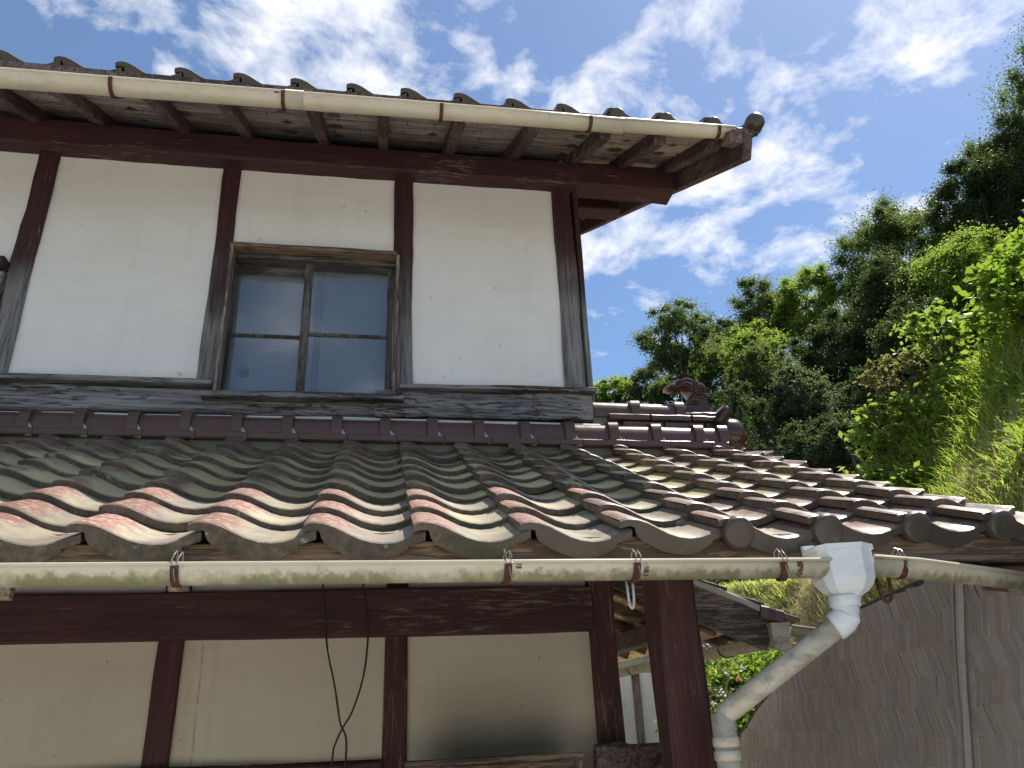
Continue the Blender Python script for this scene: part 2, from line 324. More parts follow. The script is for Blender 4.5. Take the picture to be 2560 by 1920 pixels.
def soil(name, a, c):
    m, t, b = mat(name); v = coords(t, jitter=False)
    nz = noise(t, v, 1.3, 9, .7); setc(t, b, mix(t, ramp(t, nz, [(.35, (0, 0, 0)), (.65, (1, 1, 1))]), a, c)); b.inputs['Roughness'].default_value = .95
    bump(t, b, noise(t, v, 9, 8, .7), .8, .05)
    return m
GROUND = soil('pale_gravel_ground', (.50, .47, .42, 1), (.60, .57, .52, 1))
FLOORF = soil('forest_floor', (.02, .03, .012, 1), (.045, .055, .02, 1))
BANKM = soil('bank_earth', (.10, .085, .045, 1), (.20, .15, .09, 1))
def strips():
    m, t, b = mat('weathered_bark_strip'); at = N(t, 'ShaderNodeAttribute', attribute_name='tint'); oi = N(t, 'ShaderNodeObjectInfo')
    v = coords(t, (6, 6, 30)); g = noise(t, v, 1.5, 6, .7)
    k = math_(t, 'FRACT', math_(t, 'ADD', oi.outputs['Random'], at.outputs['Fac']))
    col = ramp(t, k, [(0, (.50, .46, .43)), (.35, (.58, .545, .52)), (.6, (.68, .65, .62)), (.85, (.60, .49, .39)), (1, (.54, .51, .48))])
    col = mix(t, math_(t, 'MULTIPLY', g, .8), col, (.27, .245, .225))
    setc(t, b, col); b.inputs['Roughness'].default_value = .85; bump(t, b, g, .6, .004)
    return m
STRIP = strips()

# ------------------------------------------------------------------ object helpers
ORG = {}
def tag(o, label=None, cat=None, group=None, kind=None):
    if label: o['label'] = label
    if cat: o['category'] = cat
    if group: o['group'] = group
    if kind: o['kind'] = kind
    return o
def empty(name, loc, label, cat, group=None):
    o = bpy.data.objects.new(name, None); C.objects.link(o); o.location = (loc[0], loc[1], loc[2]+E); o.empty_display_size = .2
    ORG[o.name] = Vector(o.location); return tag(o, label, cat, group)
def mesh(name, V, F, mats, smooth=False, mi=None):
    me = bpy.data.meshes.new(name); me.from_pydata([tuple(v) for v in V], [], [tuple(f) for f in F])
    for m in (mats if isinstance(mats, (list, tuple)) else [mats]): me.materials.append(m)
    if mi is not None: me.polygons.foreach_set('material_index', np.asarray(mi, dtype=np.int32))
    if smooth is True: me.polygons.foreach_set('use_smooth', [True]*len(F))
    elif smooth is not False: me.polygons.foreach_set('use_smooth', list(smooth))
    me.update(); return me
def link(name, me, parent=None, loc=(0, 0, 0), rot=(0, 0, 0), label=None):
    o = bpy.data.objects.new(name, me); C.objects.link(o)
    w = Vector((loc[0], loc[1], loc[2]+E)); ORG[o.name] = w
    if parent is not None: o.parent = parent; o.location = w - ORG[parent.name]
    else: o.location = w
    o.rotation_euler = rot
    if label: o['label'] = label
    return o
def obj(name, geo, mats, parent=None, smooth=False, label=None, mi=None, org=None):
    V, F = geo; V = np.asarray(V, float)
    c = np.array(org) if org is not None else (V.min(0)+V.max(0))/2
    return link(name, mesh(name, V-c, F, mats, smooth, mi), parent, c, label=label)
def join(*gs):
    V = []; F = []; n = 0
    for v, f in gs:
        V += [tuple(q) for q in v]; F += [tuple(i+n for i in q) for q in f]; n += len(v)
    return V, F
def box(x0, x1, y0, y1, z0, z1):
    V = [(x0, y0, z0), (x1, y0, z0), (x1, y1, z0), (x0, y1, z0), (x0, y0, z1), (x1, y0, z1), (x1, y1, z1), (x0, y1, z1)]
    return V, [(0, 3, 2, 1), (4, 5, 6, 7), (0, 1, 5, 4), (1, 2, 6, 5), (2, 3, 7, 6), (3, 0, 4, 7)]
def timber(a, b, w, h, side=(0, 1, 0), n=10, ch=.006, wob=.0025, taper=1.0):
    """squared log from a to b (section w along side, h across), chamfered edges, slightly uneven"""
    a = Vector(a); b = Vector(b); d = (b-a).normalized(); s = Vector(side); s = (s-d*s.dot(d)).normalized(); u = d.cross(s)
    sec = [(w/2-ch, h/2), (w/2, h/2-ch), (w/2, -h/2+ch), (w/2-ch, -h/2), (-w/2+ch, -h/2), (-w/2, -h/2+ch), (-w/2, h/2-ch), (-w/2+ch, h/2)]
    V = []; F = []
    ph = [random.uniform(0, 6) for _ in range(4)]
    for i in range(n+1):
        q = i/n; c = a.lerp(b, q); k = 1+(taper-1)*q
        for j, (sx_, sy_) in enumerate(sec):
            o = wob*(math.sin(q*9+ph[j//2])+.6*random.uniform(-1, 1)) if 0 < i < n else 0
            V.append(c+s*(sx_*k+o*(1 if sx_ > 0 else -1))+u*(sy_*k+o*(1 if sy_ > 0 else -1)))
    for i in range(n):
        for j in range(8):
            F.append((i*8+j, i*8+(j+1) % 8, i*8+8+(j+1) % 8, i*8+8+j))
    F.append(tuple(range(7, -1, -1))); F.append(tuple(n*8+j for j in range(8)))
    V = [tuple(v) for v in V]
    # outward orientation
    f = F[0]; p = [Vector(V[i]) for i in f]; nrm = (p[1]-p[0]).cross(p[2]-p[0]); mid = (p[0]+p[2])/2
    if nrm.dot(mid-(a.lerp(b, .5/n))) < 0: F = [tuple(reversed(q)) for q in F]
    return V, F
def frames(P):
    P = [Vector(p) for p in P]; out = []; ref = Vector((0, 0, 1))
    for i in range(len(P)):
        d = (P[min(i+1, len(P)-1)]-P[max(i-1, 0)]).normalized()
        s = d.cross(ref) if abs(d.dot(ref)) < .98 else d.cross(Vector((0, 1, 0)))
        if out and s.dot(out[-1][1]) < 0: s = -s
        s.normalize(); out.append((P[i], s, s.cross(d).normalized(), d))
    return out
def tube(P, r, n=10, cap=True):
    V = []; F = []; fr = frames(P)
    for i, (p, s, u, d) in enumerate(fr):
        rr = r[i] if isinstance(r, (list, tuple)) else r
        for j in range(n):
            a = 2*PI*j/n; V.append(tuple(p+s*(rr*math.cos(a))+u*(rr*math.sin(a))))
    m = len(fr)
    for i in range(m-1):
        for j in range(n): F.append((i*n+j, i*n+n+j, i*n+n+(j+1) % n, i*n+(j+1) % n))
    if cap: F.append(tuple(range(n))); F.append(tuple((m-1)*n+j for j in range(n-1, -1, -1)))
    return V, F
def flatbar(P, w, t):
    """bent flat iron: path in YZ, width along X"""
    V = []; F = []
    for i, p in enumerate(P):
        p = Vector(p); a = Vector(P[max(i-1, 0)]); b = Vector(P[min(i+1, len(P)-1)]); d = (b-a).normalized(); nn = d.cross(Vector((1, 0, 0))).normalized()
        for sx_, k in ((-1, -1), (1, -1), (1, 1), (-1, 1)): V.append(tuple(p+Vector((sx_*w/2, 0, 0))+nn*(k*t/2)))
    for i in range(len(P)-1):
        for j in range(4): F.append((i*4+j, i*4+(j+1) % 4, i*4+4+(j+1) % 4, i*4+4+j))
    F += [(3, 2, 1, 0), tuple((len(P)-1)*4+j for j in range(4))]
    return V, F
def gutter_geo(P, R_, th=.003, n=14, lip=.006):
    """half-round channel along P with a beaded lip and real thickness"""
    V = []; F = []; fr = frames(P)
    prof = []
    for j in range(n+1):
        a = PI+PI*j/n; prof.append((math.cos(a), math.sin(a), 0))
    for i, (p, s, u, d) in enumerate(fr):
        rr = R_[i] if isinstance(R_, (list, tuple)) else R_
        ring = [(c*rr, q*rr) for c, q, _ in prof]
        ring = [(-rr-lip, 0), (-rr-lip, lip*1.4), (-rr+lip*.3, lip*1.4)] [::-1] and ([( -rr+.2*lip, lip*1.5), (-rr-lip, lip*1.5), (-rr-lip, -.3*lip)] + ring + [(rr+lip, -.3*lip), (rr+lip, lip*1.5), (rr-.2*lip, lip*1.5)])
        inner = [(c*(rr-th), q*(rr-th)) for c, q, _ in prof][::-1]
        full = ring+inner
        for x_, z_ in full: V.append(tuple(p+s*x_+u*z_))
    k = len(full)
    for i in range(len(fr)-1):
        for j in range(k): F.append((i*k+j, i*k+(j+1) % k, i*k+k+(j+1) % k, i*k+k+j))
    m = n+1+6                                     # end sections as quads between outer and inner skins
    for b0 in (0, (len(fr)-1)*k):
        for j in range(n):
            o0, o1, i0, i1 = b0+3+j, b0+4+j, b0+m+n-j, b0+m+n-j-1
            F.append((o0, o1, i1, i0))
        F.append((b0, b0+1, b0+2, b0+3, b0+m+n)); F.append((b0+3+n, b0+4+n, b0+5+n, b0+6+n, b0+m))
    return V, F
def lathe(prof, axis, c, n=24):
    V = []; F = []
    for (r, h) in prof:
        for j in range(n):
            a = 2*PI*j/n; p = [0, 0, 0]
            i = 'xyz'.index(axis); p[i] = h; p[(i+1) % 3] = r*math.cos(a); p[(i+2) % 3] = r*math.sin(a)
            V.append((c[0]+p[0], c[1]+p[1], c[2]+p[2]))
    for i in range(len(prof)-1):
        for j in range(n): F.append((i*n+j, i*n+(j+1) % n, i*n+n+(j+1) % n, i*n+n+j))
    F.append(tuple(range(n-1, -1, -1))); F.append(tuple((len(prof)-1)*n+j for j in range(n)))
    return V, F
def prism(pts, y0, y1, inset=.0):
    """polygon in XZ given thickness along Y, optional shrunken faces for a rounded edge"""
    P = np.array(pts, float); c = P.mean(0); n = len(P); V = []; F = []
    def ins(k):
        out = []
        for i in range(n):
            a, b, d = P[i-1], P[i], P[(i+1) % n]
            e1 = (b-a)/max(1e-9, np.linalg.norm(b-a)); e2 = (d-b)/max(1e-9, np.linalg.norm(d-b)); nn = np.array([-(e1+e2)[1], (e1+e2)[0]]); nn /= max(1e-6, np.linalg.norm(nn))
            out.append(b+nn*k)
        return out
    area = 0.5*sum(P[i-1][0]*P[i][1]-P[i][0]*P[i-1][1] for i in range(n)); sg = 1 if area > 0 else -1
    rings = [(y0, inset)] + ([(y0+.35*(y1-y0), 0), (y0+.65*(y1-y0), 0)] if inset else []) + [(y1, inset)]
    for y, k in rings:
        for q in ins(sg*k): V.append((q[0], y, q[1]))
    for i in range(len(rings)-1):
        for j in range(n):
            q = (i*n+j, i*n+(j+1) % n, i*n+n+(j+1) % n, i*n+n+j); F.append(q if sg > 0 else q[::-1])
    F.append(tuple(range(n)) if sg < 0 else tuple(range(n-1, -1, -1))); a = tuple((len(rings)-1)*n+j for j in range(n)); F.append(a if sg > 0 else a[::-1])
    return V, F

def loft(rings, cap=True):
    n = len(rings[0]); V = [p for r in rings for p in r]; F = []
    for i in range(len(rings)-1):
        for j in range(n): F.append((i*n+j, i*n+(j+1) % n, i*n+n+(j+1) % n, i*n+n+j))
    if cap: F.append(tuple(range(n-1, -1, -1))); F.append(tuple((len(rings)-1)*n+j for j in range(n)))
    return V, F

# ------------------------------------------------------------------ the setting: ground, hills, bank
def bank_h(X, Y):
    X = np.asarray(X, float); Y = np.asarray(Y, float)
    h = np.where(X < 4.3, 1.05+(X-4.3)*2.4, 1.05+1.12*(X-4.3))
    h = h + .12*np.sin(X*3.1+Y*1.3) + .10*np.sin(Y*2.7-X*1.1) + .05*np.sin(7*Y+3*X)
    lim = 1.15+.10*(Y-7.4)+np.maximum(0, 7.55-Y)*9
    h = np.minimum(h, np.where(Y > 6.9, lim, 99))
    return np.maximum(h, -1.7)
def hill_h(X, Y):
    r = np.hypot(X, Y); a = np.degrees(np.arctan2(X, Y))
    k = np.clip((a-2)/14, 0, 1)*np.clip((100-a)/15, 0, 1); k = k*k*(3-2*k)
    return -1.7 + k*(.55*np.clip(r-17, 0, 47)) + .25*np.sin(X*.7)*np.sin(Y*.6)*np.clip((r-14)/8, 0, 1)
def grid(xs, ys, fn, skip=None):
    X, Y = np.meshgrid(xs, ys); Z = fn(X, Y); nx = len(xs); V = np.stack([X, Y, Z], -1).reshape(-1, 3)
    F = []
    for j in range(len(ys)-1):
        for i in range(nx-1):
            F.append((j*nx+i, j*nx+i+1, j*nx+nx+i+1, j*nx+nx+i))
    return V, F
gx = np.concatenate([np.linspace(-400, -20, 6), np.linspace(-10, 70, 41), np.linspace(90, 400, 6)])
gy = np.concatenate([np.linspace(-400, -20, 6), np.linspace(-10, 70, 41), np.linspace(90, 400, 6)])
V, F = grid(gx, gy, hill_h); fc = np.array([V[list(f)].mean(0) for f in F])
g = obj('ground', (V, F), [GROUND, FLOORF], smooth=True, mi=(np.hypot(fc[:, 0], fc[:, 1]) > 15).astype(int), org=(0, 0, -1.7)); tag(g, kind='structure')
g = obj('grassy_bank', grid(np.linspace(2.9, 11, 55), np.linspace(1.0, 13, 70), bank_h), BANKM, smooth=True); tag(g, kind='structure')

# ------------------------------------------------------------------ the house
house = empty('farmhouse', (0, 3.6, -1.7), 'old farmhouse with white plaster walls, red-brown timbers and brown tiled roofs', 'house')
WY0 = 3.57
core = obj('wall_core', join(box(-4.2, 1.02, 3.64, 3.74, -1.7, 1.40), box(-4.2, -.80, 3.64, 3.74, 1.40, 2.9), box(.06, 1.02, 3.64, 3.74, 1.40, 2.9), box(-.80, .06, 3.64, 3.74, 2.26, 2.9), box(-4.2, -4.1, 3.74, 8.6, -1.7, 2.9), box(-4.2, 1.02, 8.6, 8.7, -1.7, 2.9)), DARK, house)
side = obj('side_wall', box(1.0, 1.03, 3.75, 8.7, -1.7, 3.4), PU, house)
# posts
def post(x0, x1, x0b, x1b, zt, zb, mt, yf=WY0, dep=.13, label=None, n=14, wob=.003):
    a = ((x0b+x1b)/2, yf+dep/2, zb); b = ((x0+x1)/2, yf+dep/2, zt)
    return obj('post', timber(a, b, x1-x0, dep, (1, 0, 0), n, .007, wob), mt, house, label=label)
post(-1.79, -1.69, -1.80, -1.69, 2.82, 1.50, WZ, label='knotty weathered post with an uneven right edge', wob=.003)
post(-.872, -.785, -.872, -.775, 2.82, 1.40, WZ)
post(.035, .135, .052, .15, 2.82, 1.40, WZ)
post(.93, 1.04, .935, 1.045, 2.84, 1.51, WZ, label='corner post, red above and grey weathered below')
for a in ((-.876, -.778), (.05, .149)): post(a[0], a[1], a[0], a[1], .75, -1.7, WZl)
post(.965, 1.075, .965, 1.08, 1.2, -1.7, WZl, yf=3.52, dep=.14)
post(.720, .8325, .717, .828, .425, -1.7, WZp, yf=1.98, dep=.10, label='thick orange-red porch post, paint worn off in patches')
# beams
def beam(x0, z0b, z0t, x1, z1b, z1t, yf, dep, mt, label=None, n=24, wob=.004, taper=None):
    h0 = z0t-z0b; h1 = z1t-z1b
    return obj('beam', timber((x0, yf+dep/2, (z0b+z0t)/2), (x1, yf+dep/2, (z1b+z1t)/2), dep, h0, (0, 1, 0), n, .010, wob, h1/h0), mt, house, label=label)
V, F = timber((-4.2, 3.57, 2.872), (1.645, 3.57, 2.878), .15, .155, (0, 1, 0), 40, .012, .005)
obj('beam', (V, F), WX, house, label='long red-brown eave beam, its right end sticking out past the corner')
beam(-4.2, .352, .548, .965, .364, .554, 3.50, .13, WXl, 'wide dark red beam over the lower wall panels')
beam(-1.69, -.25, -.11, .05, -.26, -.123, 3.535, .1, WXl)
beam(-4.2, 1.337, 1.47, -.02, 1.352, 1.478, 3.505, .12, WXs, 'grey sill beam with flaking paint')
beam(-.03, 1.356, 1.487, 1.045, 1.366, 1.50, 3.500, .12, WXs)
obj('ledge', timber((-4.2, 3.53, 1.480), (-.775, 3.53, 1.493), .12, .026, (0, 1, 0), 20, .004, .0015), WXs, house)
obj('ledge', timber((.085, 3.525, 1.500), (1.062, 3.525, 1.512), .125, .024, (0, 1, 0), 10, .004, .0015), WXs, house)
obj('beam', timber((.40, 1.975, .393), (1.86, 1.975, .393), .10, .09, (0, 1, 0), 12, .008, .002), WXl, house, label='red porch beam just under the lower eave')
obj('beam', timber((-4.2, 1.975, .393), (.40, 1.975, .393), .10, .09, (0, 1, 0), 16, .008, .002), WXl, house)
# plaster panels
def panel(x0, x1, z0, z1, mt, y=3.592, label=None):
    nx = max(2, int((x1-x0)/.08)); nz = max(2, int((z1-z0)/.08)); V = []; F = []
    for j in range(nz+1):
        for i in range(nx+1):
            V.append((x0+(x1-x0)*i/nx, y+random.uniform(-.0012, .0012), z0+(z1-z0)*j/nz))
    for j in range(nz):
        for i in range(nx):
            a = j*(nx+1)+i; F.append((a, a+1, a+nx+2, a+nx+1))
    n = len(V)
    V += [(x0, y+.045, z0), (x1, y+.045, z0), (x1, y+.045, z1), (x0, y+.045, z1)]
    F += [(n+3, n+2, n+1, n)]
    return obj('plaster_panel', (V, F), mt, house, True, label)
panel(-4.1, -1.79, 1.49, 2.81, PU); panel(-1.70, -.87, 1.49, 2.81, PU)
panel(-.79, .04, 2.25, 2.81, PU, label='plaster panel over the window'); panel(.135, .94, 1.50, 2.81, PU)
panel(-4.1, -.875, -.11, .36, PL); panel(-.78, .052, -.12, .37, PLs, label='cream plaster panel with a thin rust-brown run'); panel(.147, .97, -1.2, .37, PLk, label='plaster panel much darker towards its foot')
panel(-4.1, -.875, .54, 1.2, PU); panel(-.78, .052, .55, 1.2, PU); panel(.147, .97, .55, 1.2, PU)
panel(-4.1, -.875, -1.2, -.24, PL); panel(-.78, .052, -1.2, -.25, PL)
# rail and boards of a second window at the left border of the view
obj('rail', timber((-4.0, 3.54, 2.10), (-1.792, 3.54, 2.10), .08, .05, (0, 1, 0), 8), WX, house)
obj('shutter_board', timber((-4.0, 3.56, 1.80), (-1.793, 3.56, 1.80), .05, .53, (0, 1, 0), 8), WXs, house)

def ring_box(x0, x1, z0, z1, wx, wz, y0, y1):
    V = []; F = []
    for y in (y0, y1): V += [(x0, y, z0), (x1, y, z0), (x1, y, z1), (x0, y, z1), (x0+wx, y, z0+wz), (x1-wx, y, z0+wz), (x1-wx, y, z1-wz), (x0+wx, y, z1-wz)]
    for i in range(4):
        j = (i+1) % 4; F += [(i, j, 4+j, 4+i), (8+j, 8+i, 12+i, 12+j), (j, i, 8+i, 8+j), (4+i, 4+j, 12+j, 12+i)]
    return V, F
# window: frame > jambs, sashes, glass, and the sliding panel behind
win = obj('window', ring_box(-.775, .055, 1.447, 2.242, .0035, .026, 3.545, 3.64), WSx, house, label='two-sash sliding window with dusty wavy glass')
obj('head_trim', timber((-.772, 3.525, 2.256), (.055, 3.525, 2.256), .09, .022, (0, 1, 0), 8, .003, .001), WT, win)
for x in (-.762, .062): obj('jamb', timber((x, 3.53, 1.452), (x, 3.53, 2.245), .017, .095, (1, 0, 0), 8, .003, .0008), WTz, win)
obj('window_sill', timber((-.812, 3.515, 1.424), (.105, 3.515, 1.434), .14, .026, (0, 1, 0), 10, .004, .0015), WXs, win)
def sash(x0, x1, y, zb, zt, mid, railw, lw, rw):
    for a, b in ((x0, x0+lw), (x1-rw, x1)): obj('sash_stile', timber(((a+b)/2, y+.012, zb), ((a+b)/2, y+.012, zt), b-a, .024, (1, 0, 0), 5, .002, .0006), WS, win)
    for a, b in ((zb, zb+.022), (zt-railw, zt)): obj('sash_rail', timber((x0+lw-.001, y+.0115, (a+b)/2), (x1-rw+.001, y+.0115, (a+b)/2), .022, b-a, (0, 1, 0), 5, .002, .0006), WSx, win)
    obj('glazing_bar', timber((x0+lw, y+.010, mid), (x1-rw, y+.010, mid), .016, .016, (0, 1, 0), 4, .003, 0), WS, win)
    for a, b in ((zb+.020, mid-.006), (mid+.006, zt-railw+.002)):
        q = box(x0+lw-.003, x1-rw+.003, y+.012, y+.0145, a, b); obj('pane', q, GLASS, win)
sash(-.775, -.372, 3.612, 1.468, 2.216, 1.812, .050, .030, .036)
sash(-.410, .050, 3.578, 1.469, 2.217, 1.815, .030, .040, .036)
obj('inner_panel', box(-.80, .06, 3.692, 3.70, 1.40, 2.26), SHOJI, win, label='grey papered sliding panel behind the glass')
obj('inner_panel_edge', box(-.352, -.318, 3.682, 3.691, 1.40, 2.26), WS, win)
bpy.data.objects['wall_core'].data.update()
ring_ = [(.036*math.cos(a), .036*math.sin(a)) for a in np.linspace(0, 2*PI, 25)]
obj('door_pull', tube([(-.676+x, 3.689, 1.635+z) for x, z in ring_], .005, 8, False), SHOJI, win, True, label='round recessed pull on the papered panel')
obj('door_pull', lathe([(.026, 0), (.022, .004), (.001, .003)][::-1], 'y', (-.676, 3.686, 1.635), 20), DARK, win, True)

# ------------------------------------------------------------------ roof tiles
TW = .2475
PROF = [(.0, .0405), (.008, .0445), (.022, .0470), (.045, .0450), (.070, .0372), (.098, .0232), (.125, .0107), (.150, .0034), (.178, .000), (.205, .0024), (.230, .010), (.252, .0185), (.275, .0265)]
PROFV = PROF[:-4] + [(.205, .001), (.226, .004), (.244, .009), (.255, .018), (.264, .019)]
def tile_mesh(name, length, th=.0195, front='plain', sx=1.0, edge=None, prof=None, sz=1.0):
    P = [(x*sx, z) for x, z in (prof or PROF)]
    if front != 'plain': P = sorted(P+[(q*sx, float(np.interp(q, [a for a, _ in PROF], [b for _, b in PROF]))) for q in (.036, .040, .055, .236, .2366)])
    P = [(x, z*sz) for x, z in P]; n = len(P); V = []; F = []; mi = []; sm = []
    ys = [(.0, -.0035), (.007, 0), (length*.5, 0), (length, 0)]
    for y, dz in ys:
        for x, z in P: V.append((x, y, z+dz))
    for j in range(3):
        for i in range(n-1): F.append((j*n+i, j*n+i+1, j*n+n+i+1, j*n+n+i)); mi.append(0); sm.append(True)
    # bottom and edges (own vertices, flat)
    if front == 'plain': low = [z-.0035-th for i, (x, z) in enumerate(P)]
    else:
        low = list(np.interp([x/sx for x, _ in P], [-.01, .018, .036, .040, .048, .09, .13, .165, .19, .215, .236, .2365, .28], [.019*sz, .0275*sz, .025*sz, .010, -.004, -.027, -.040, -.0445, -.0415, -.029, -.015, -.008, .006]))
    a = len(V)
    for (x, z), lo in zip(P, low): V.append((x, 0, z-.0035)); V.append((x, 0, lo))
    for i in range(n-1): F.append((a+2*i, a+2*i+1, a+2*i+3, a+2*i+2)); mi.append(1); sm.append(False)
    if front != 'plain':                # the drop of the eave tile has a thickness of its own
        b = len(V)
        for (x, z), lo in zip(P, low): V.append((x, 0, lo)); V.append((x, .020, lo)); V.append((x, .020, z-th))
        for i in range(n-1):
            F.append((b+3*i, b+3*i+1, b+3*i+4, b+3*i+3)); F.append((b+3*i+1, b+3*i+2, b+3*i+5, b+3*i+4)); mi += [1, 1]; sm += [False, False]
    c = len(V)
    for y in (0 if front == 'plain' else .02, length):
        for i, (x, z) in enumerate(P): V.append((x, y, (low[i] if front == 'plain' else z-th) if y == 0 or front != 'plain' else z-th))
    for i in range(n-1): F.append((c+i, c+n+i, c+n+i+1, c+i+1)); mi.append(1); sm.append(True)
    d = len(V)
    for (ii) in (0, n-1):
        x, z = P[ii]; lo = low[ii]
        V += [(x, 0, z-.0035), (x, length, z), (x, length, z-th), (x, 0, lo)]
    F.append((d, d+1, d+2, d+3)); F.append((d+7, d+6, d+5, d+4)); mi += [1, 1]; sm += [False, False]
    if front == 'disc':
        e_ = len(V); dv, df = lathe([(.003, -.0205), (.030, -.020), (.0365, -.0185), (.0405, -.013), (.041, .0), (.039, .03)], 'y', (.048*sx, 0, .009), 22)
        V += [tuple(q) for q in dv]; F += [tuple(i+e_ for i in q) for q in df]; mi += [1]*len(df); sm += [True]*len(df)
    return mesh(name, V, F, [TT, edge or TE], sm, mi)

DY = .171
def lift(x, i): return float(np.clip(.026*(x-.2), 0, .036))*(1-min(i, 11)/12)
def row_z(i): return .3855 + .0819*i + (.0025 if i == 1 else 0)
def dk(y): return .349+.479*(y-1.8)
lower_roof = obj('lower_roof', join(
    ([(-4.2, 1.86, dk(1.86)), (1.85, 1.86, dk(1.86)), (1.85, 3.62, dk(3.62)), (-4.2, 3.62, dk(3.62)), (-4.2, 1.86, dk(1.84)), (1.85, 1.86, dk(1.84)), (1.85, 3.62, dk(3.58)), (-4.2, 3.62, dk(3.58))], [(0, 1, 2, 3), (7, 6, 5, 4), (0, 4, 5, 1), (1, 5, 6, 2), (2, 6, 7, 3), (3, 7, 4, 0)]),
    ([(1.03, 3.62, dk(3.62)), (1.85, 3.62, dk(3.62)), (1.85, 4.05, .98), (1.03, 4.05, .98), (1.03, 3.62, dk(3.58)), (1.85, 3.62, dk(3.58)), (1.85, 4.05, .96), (1.03, 4.05, .96)], [(0, 1, 2, 3), (7, 6, 5, 4), (0, 4, 5, 1), (1, 5, 6, 2), (2, 6, 7, 3), (3, 7, 4, 0)])), WAy, house, label='lower roof of brown wave tiles, sunlit along the eave and to the right')
plain = tile_mesh('roof_tile', .225); eave = tile_mesh('eave_tile', .225, front='eave'); disc = tile_mesh('disc_eave_tile', .225, front='disc', edge=GLg); eaveg = tile_mesh('eave_tile_glazed', .225, front='eave', edge=GLg); vergem = tile_mesh('verge_roof_tile', .225, prof=PROFV)
for ci in range(-5, 10):
    x = -.617 + TW*ci
    for i in range(10 if x < .8 else 11):
        me = (vergem if ci == 9 else plain) if i else (disc if ci >= 6 else (eaveg if ci >= 4 else eave))
        z = row_z(i); pitch = math.atan((row_z(i+1)+lift(x, i+1)-lift(x, i)-z-.0205)/DY)
        o = link('roof_tile', me, lower_roof, (x-.040+random.uniform(-.003, .003), 1.8+DY*i+random.uniform(-.004, .004), z+lift(x, i)+random.uniform(-.002, .002)), (pitch+R(random.uniform(-.9, .9)), R(random.uniform(-1.0, 1.0)), R(random.uniform(-.9, .9))))
        wear = (1.0 if i < 3 else .30)-np.clip((x+.02*i-.1)/1.0, 0, 1)*(.85 if i < 3 else .05)
        o['wear'] = float(np.clip(wear+random.uniform(-.12, .12), 0, 1))
        o['moss'] = float(np.clip((.70 if 3 <= i <= 6 else (.12 if i < 3 else .40))*(1.05 if x < 1.0 else .75)+random.uniform(-.14, .14), 0, 1))
# verge: the drop plate of the edge tiles down the right side
for i in range(11):
    z = row_z(i)+lift(2, i); y = 1.8+DY*i
    obj('verge_plate', loft([[(1.835, y+.004, z-.06), (1.848, y+.004, z-.06), (1.848, y+.004, z+.010), (1.835, y+.004, z+.010)], [(1.835, y+.18, z-.005), (1.848, y+.18, z-.005), (1.848, y+.18, z+.072), (1.835, y+.18, z+.072)]]), TE, lower_roof)
# boards under the eave and fascia
obj('eave_board', timber((-.50, 1.840, .351), (1.85, 1.840, .384), .027, .078, (0, 1, 0), 20, .004, .002), WT, lower_roof)
obj('eave_board', timber((-4.2, 1.840, .351), (-.50, 1.840, .351), .027, .078, (0, 1, 0), 12, .004, .002), WT, lower_roof)
for x in np.arange(-2.02, 1.8, .455):
    obj('rafter', timber((x, 1.90, dk(1.90)-.045), (x, 3.55, dk(3.55)-.045), .055, .05, (1, 0, 0), 6, .004, .001), WY, lower_roof)
# ridge: plaster bed, flat course with mortar joints, cover tiles with collars
obj('mud_bed', join(box(-4.2, 1.60, 3.372, 3.50, 1.02, 1.170)), MUD, lower_roof)
obj('mortar_strip', timber((-4.2, 3.482, 1.297), (1.06, 3.482, 1.305), .08, .036, (0, 1, 0), 30, .012, .004), MORw, lower_roof)
obj('mud_bed', box(-4.2, 1.72, 3.40, 3.56, 1.19, 1.285), MUD, lower_roof)
obj('flashing_board', box(-4.2, 1.02, 3.512, 3.55, 1.20, 1.345), DARK, lower_roof)
def cover_mesh(name, ln, collar=True, w=.13, h=.10, back=False):
    A = [(0, -.004), (-.002, .0), (.0, .024), (.006, .056), (.020, .076), (.042, .088), (.075, .094), (.10, .095)]
    if back: A += [(.165, .085), (.19, .06), (.205, .03), (.208, -.004)]
    V = []; F = []
    xs = [(0, 0), (ln-.050, .0), (ln-.046, .014), (ln, .015)] if collar else [(0, 0), (ln, 0)]
    n = len(A)
    for x, g_ in xs:
        for y, z in A: V.append((x, y-g_*(1 if y < .03 else 0), z+g_*(1 if z > .02 else .0)))
    for j in range(len(xs)-1):
        for i in range(n-1): F.append((j*n+i, j*n+n+i, j*n+n+i+1, j*n+i+1))
    F.append(tuple(range(n))); F.append(tuple((len(xs)-1)*n+i for i in range(n-1, -1, -1)))
    F.append(tuple([j*n for j in range(len(xs)-1, -1, -1)] + [j*n+n-1 for j in range(len(xs))]))
    me = mesh(name, V, F, GL, True); me.set_sharp_from_angle(angle=R(38)); return me
cov = cover_mesh('cover_tile', .214); covs = cover_mesh('cover_tile_short', .124); cov2 = cover_mesh('ridge_cover_tile', .24, True, back=True)
joints = []
k = 0; x = 1.549
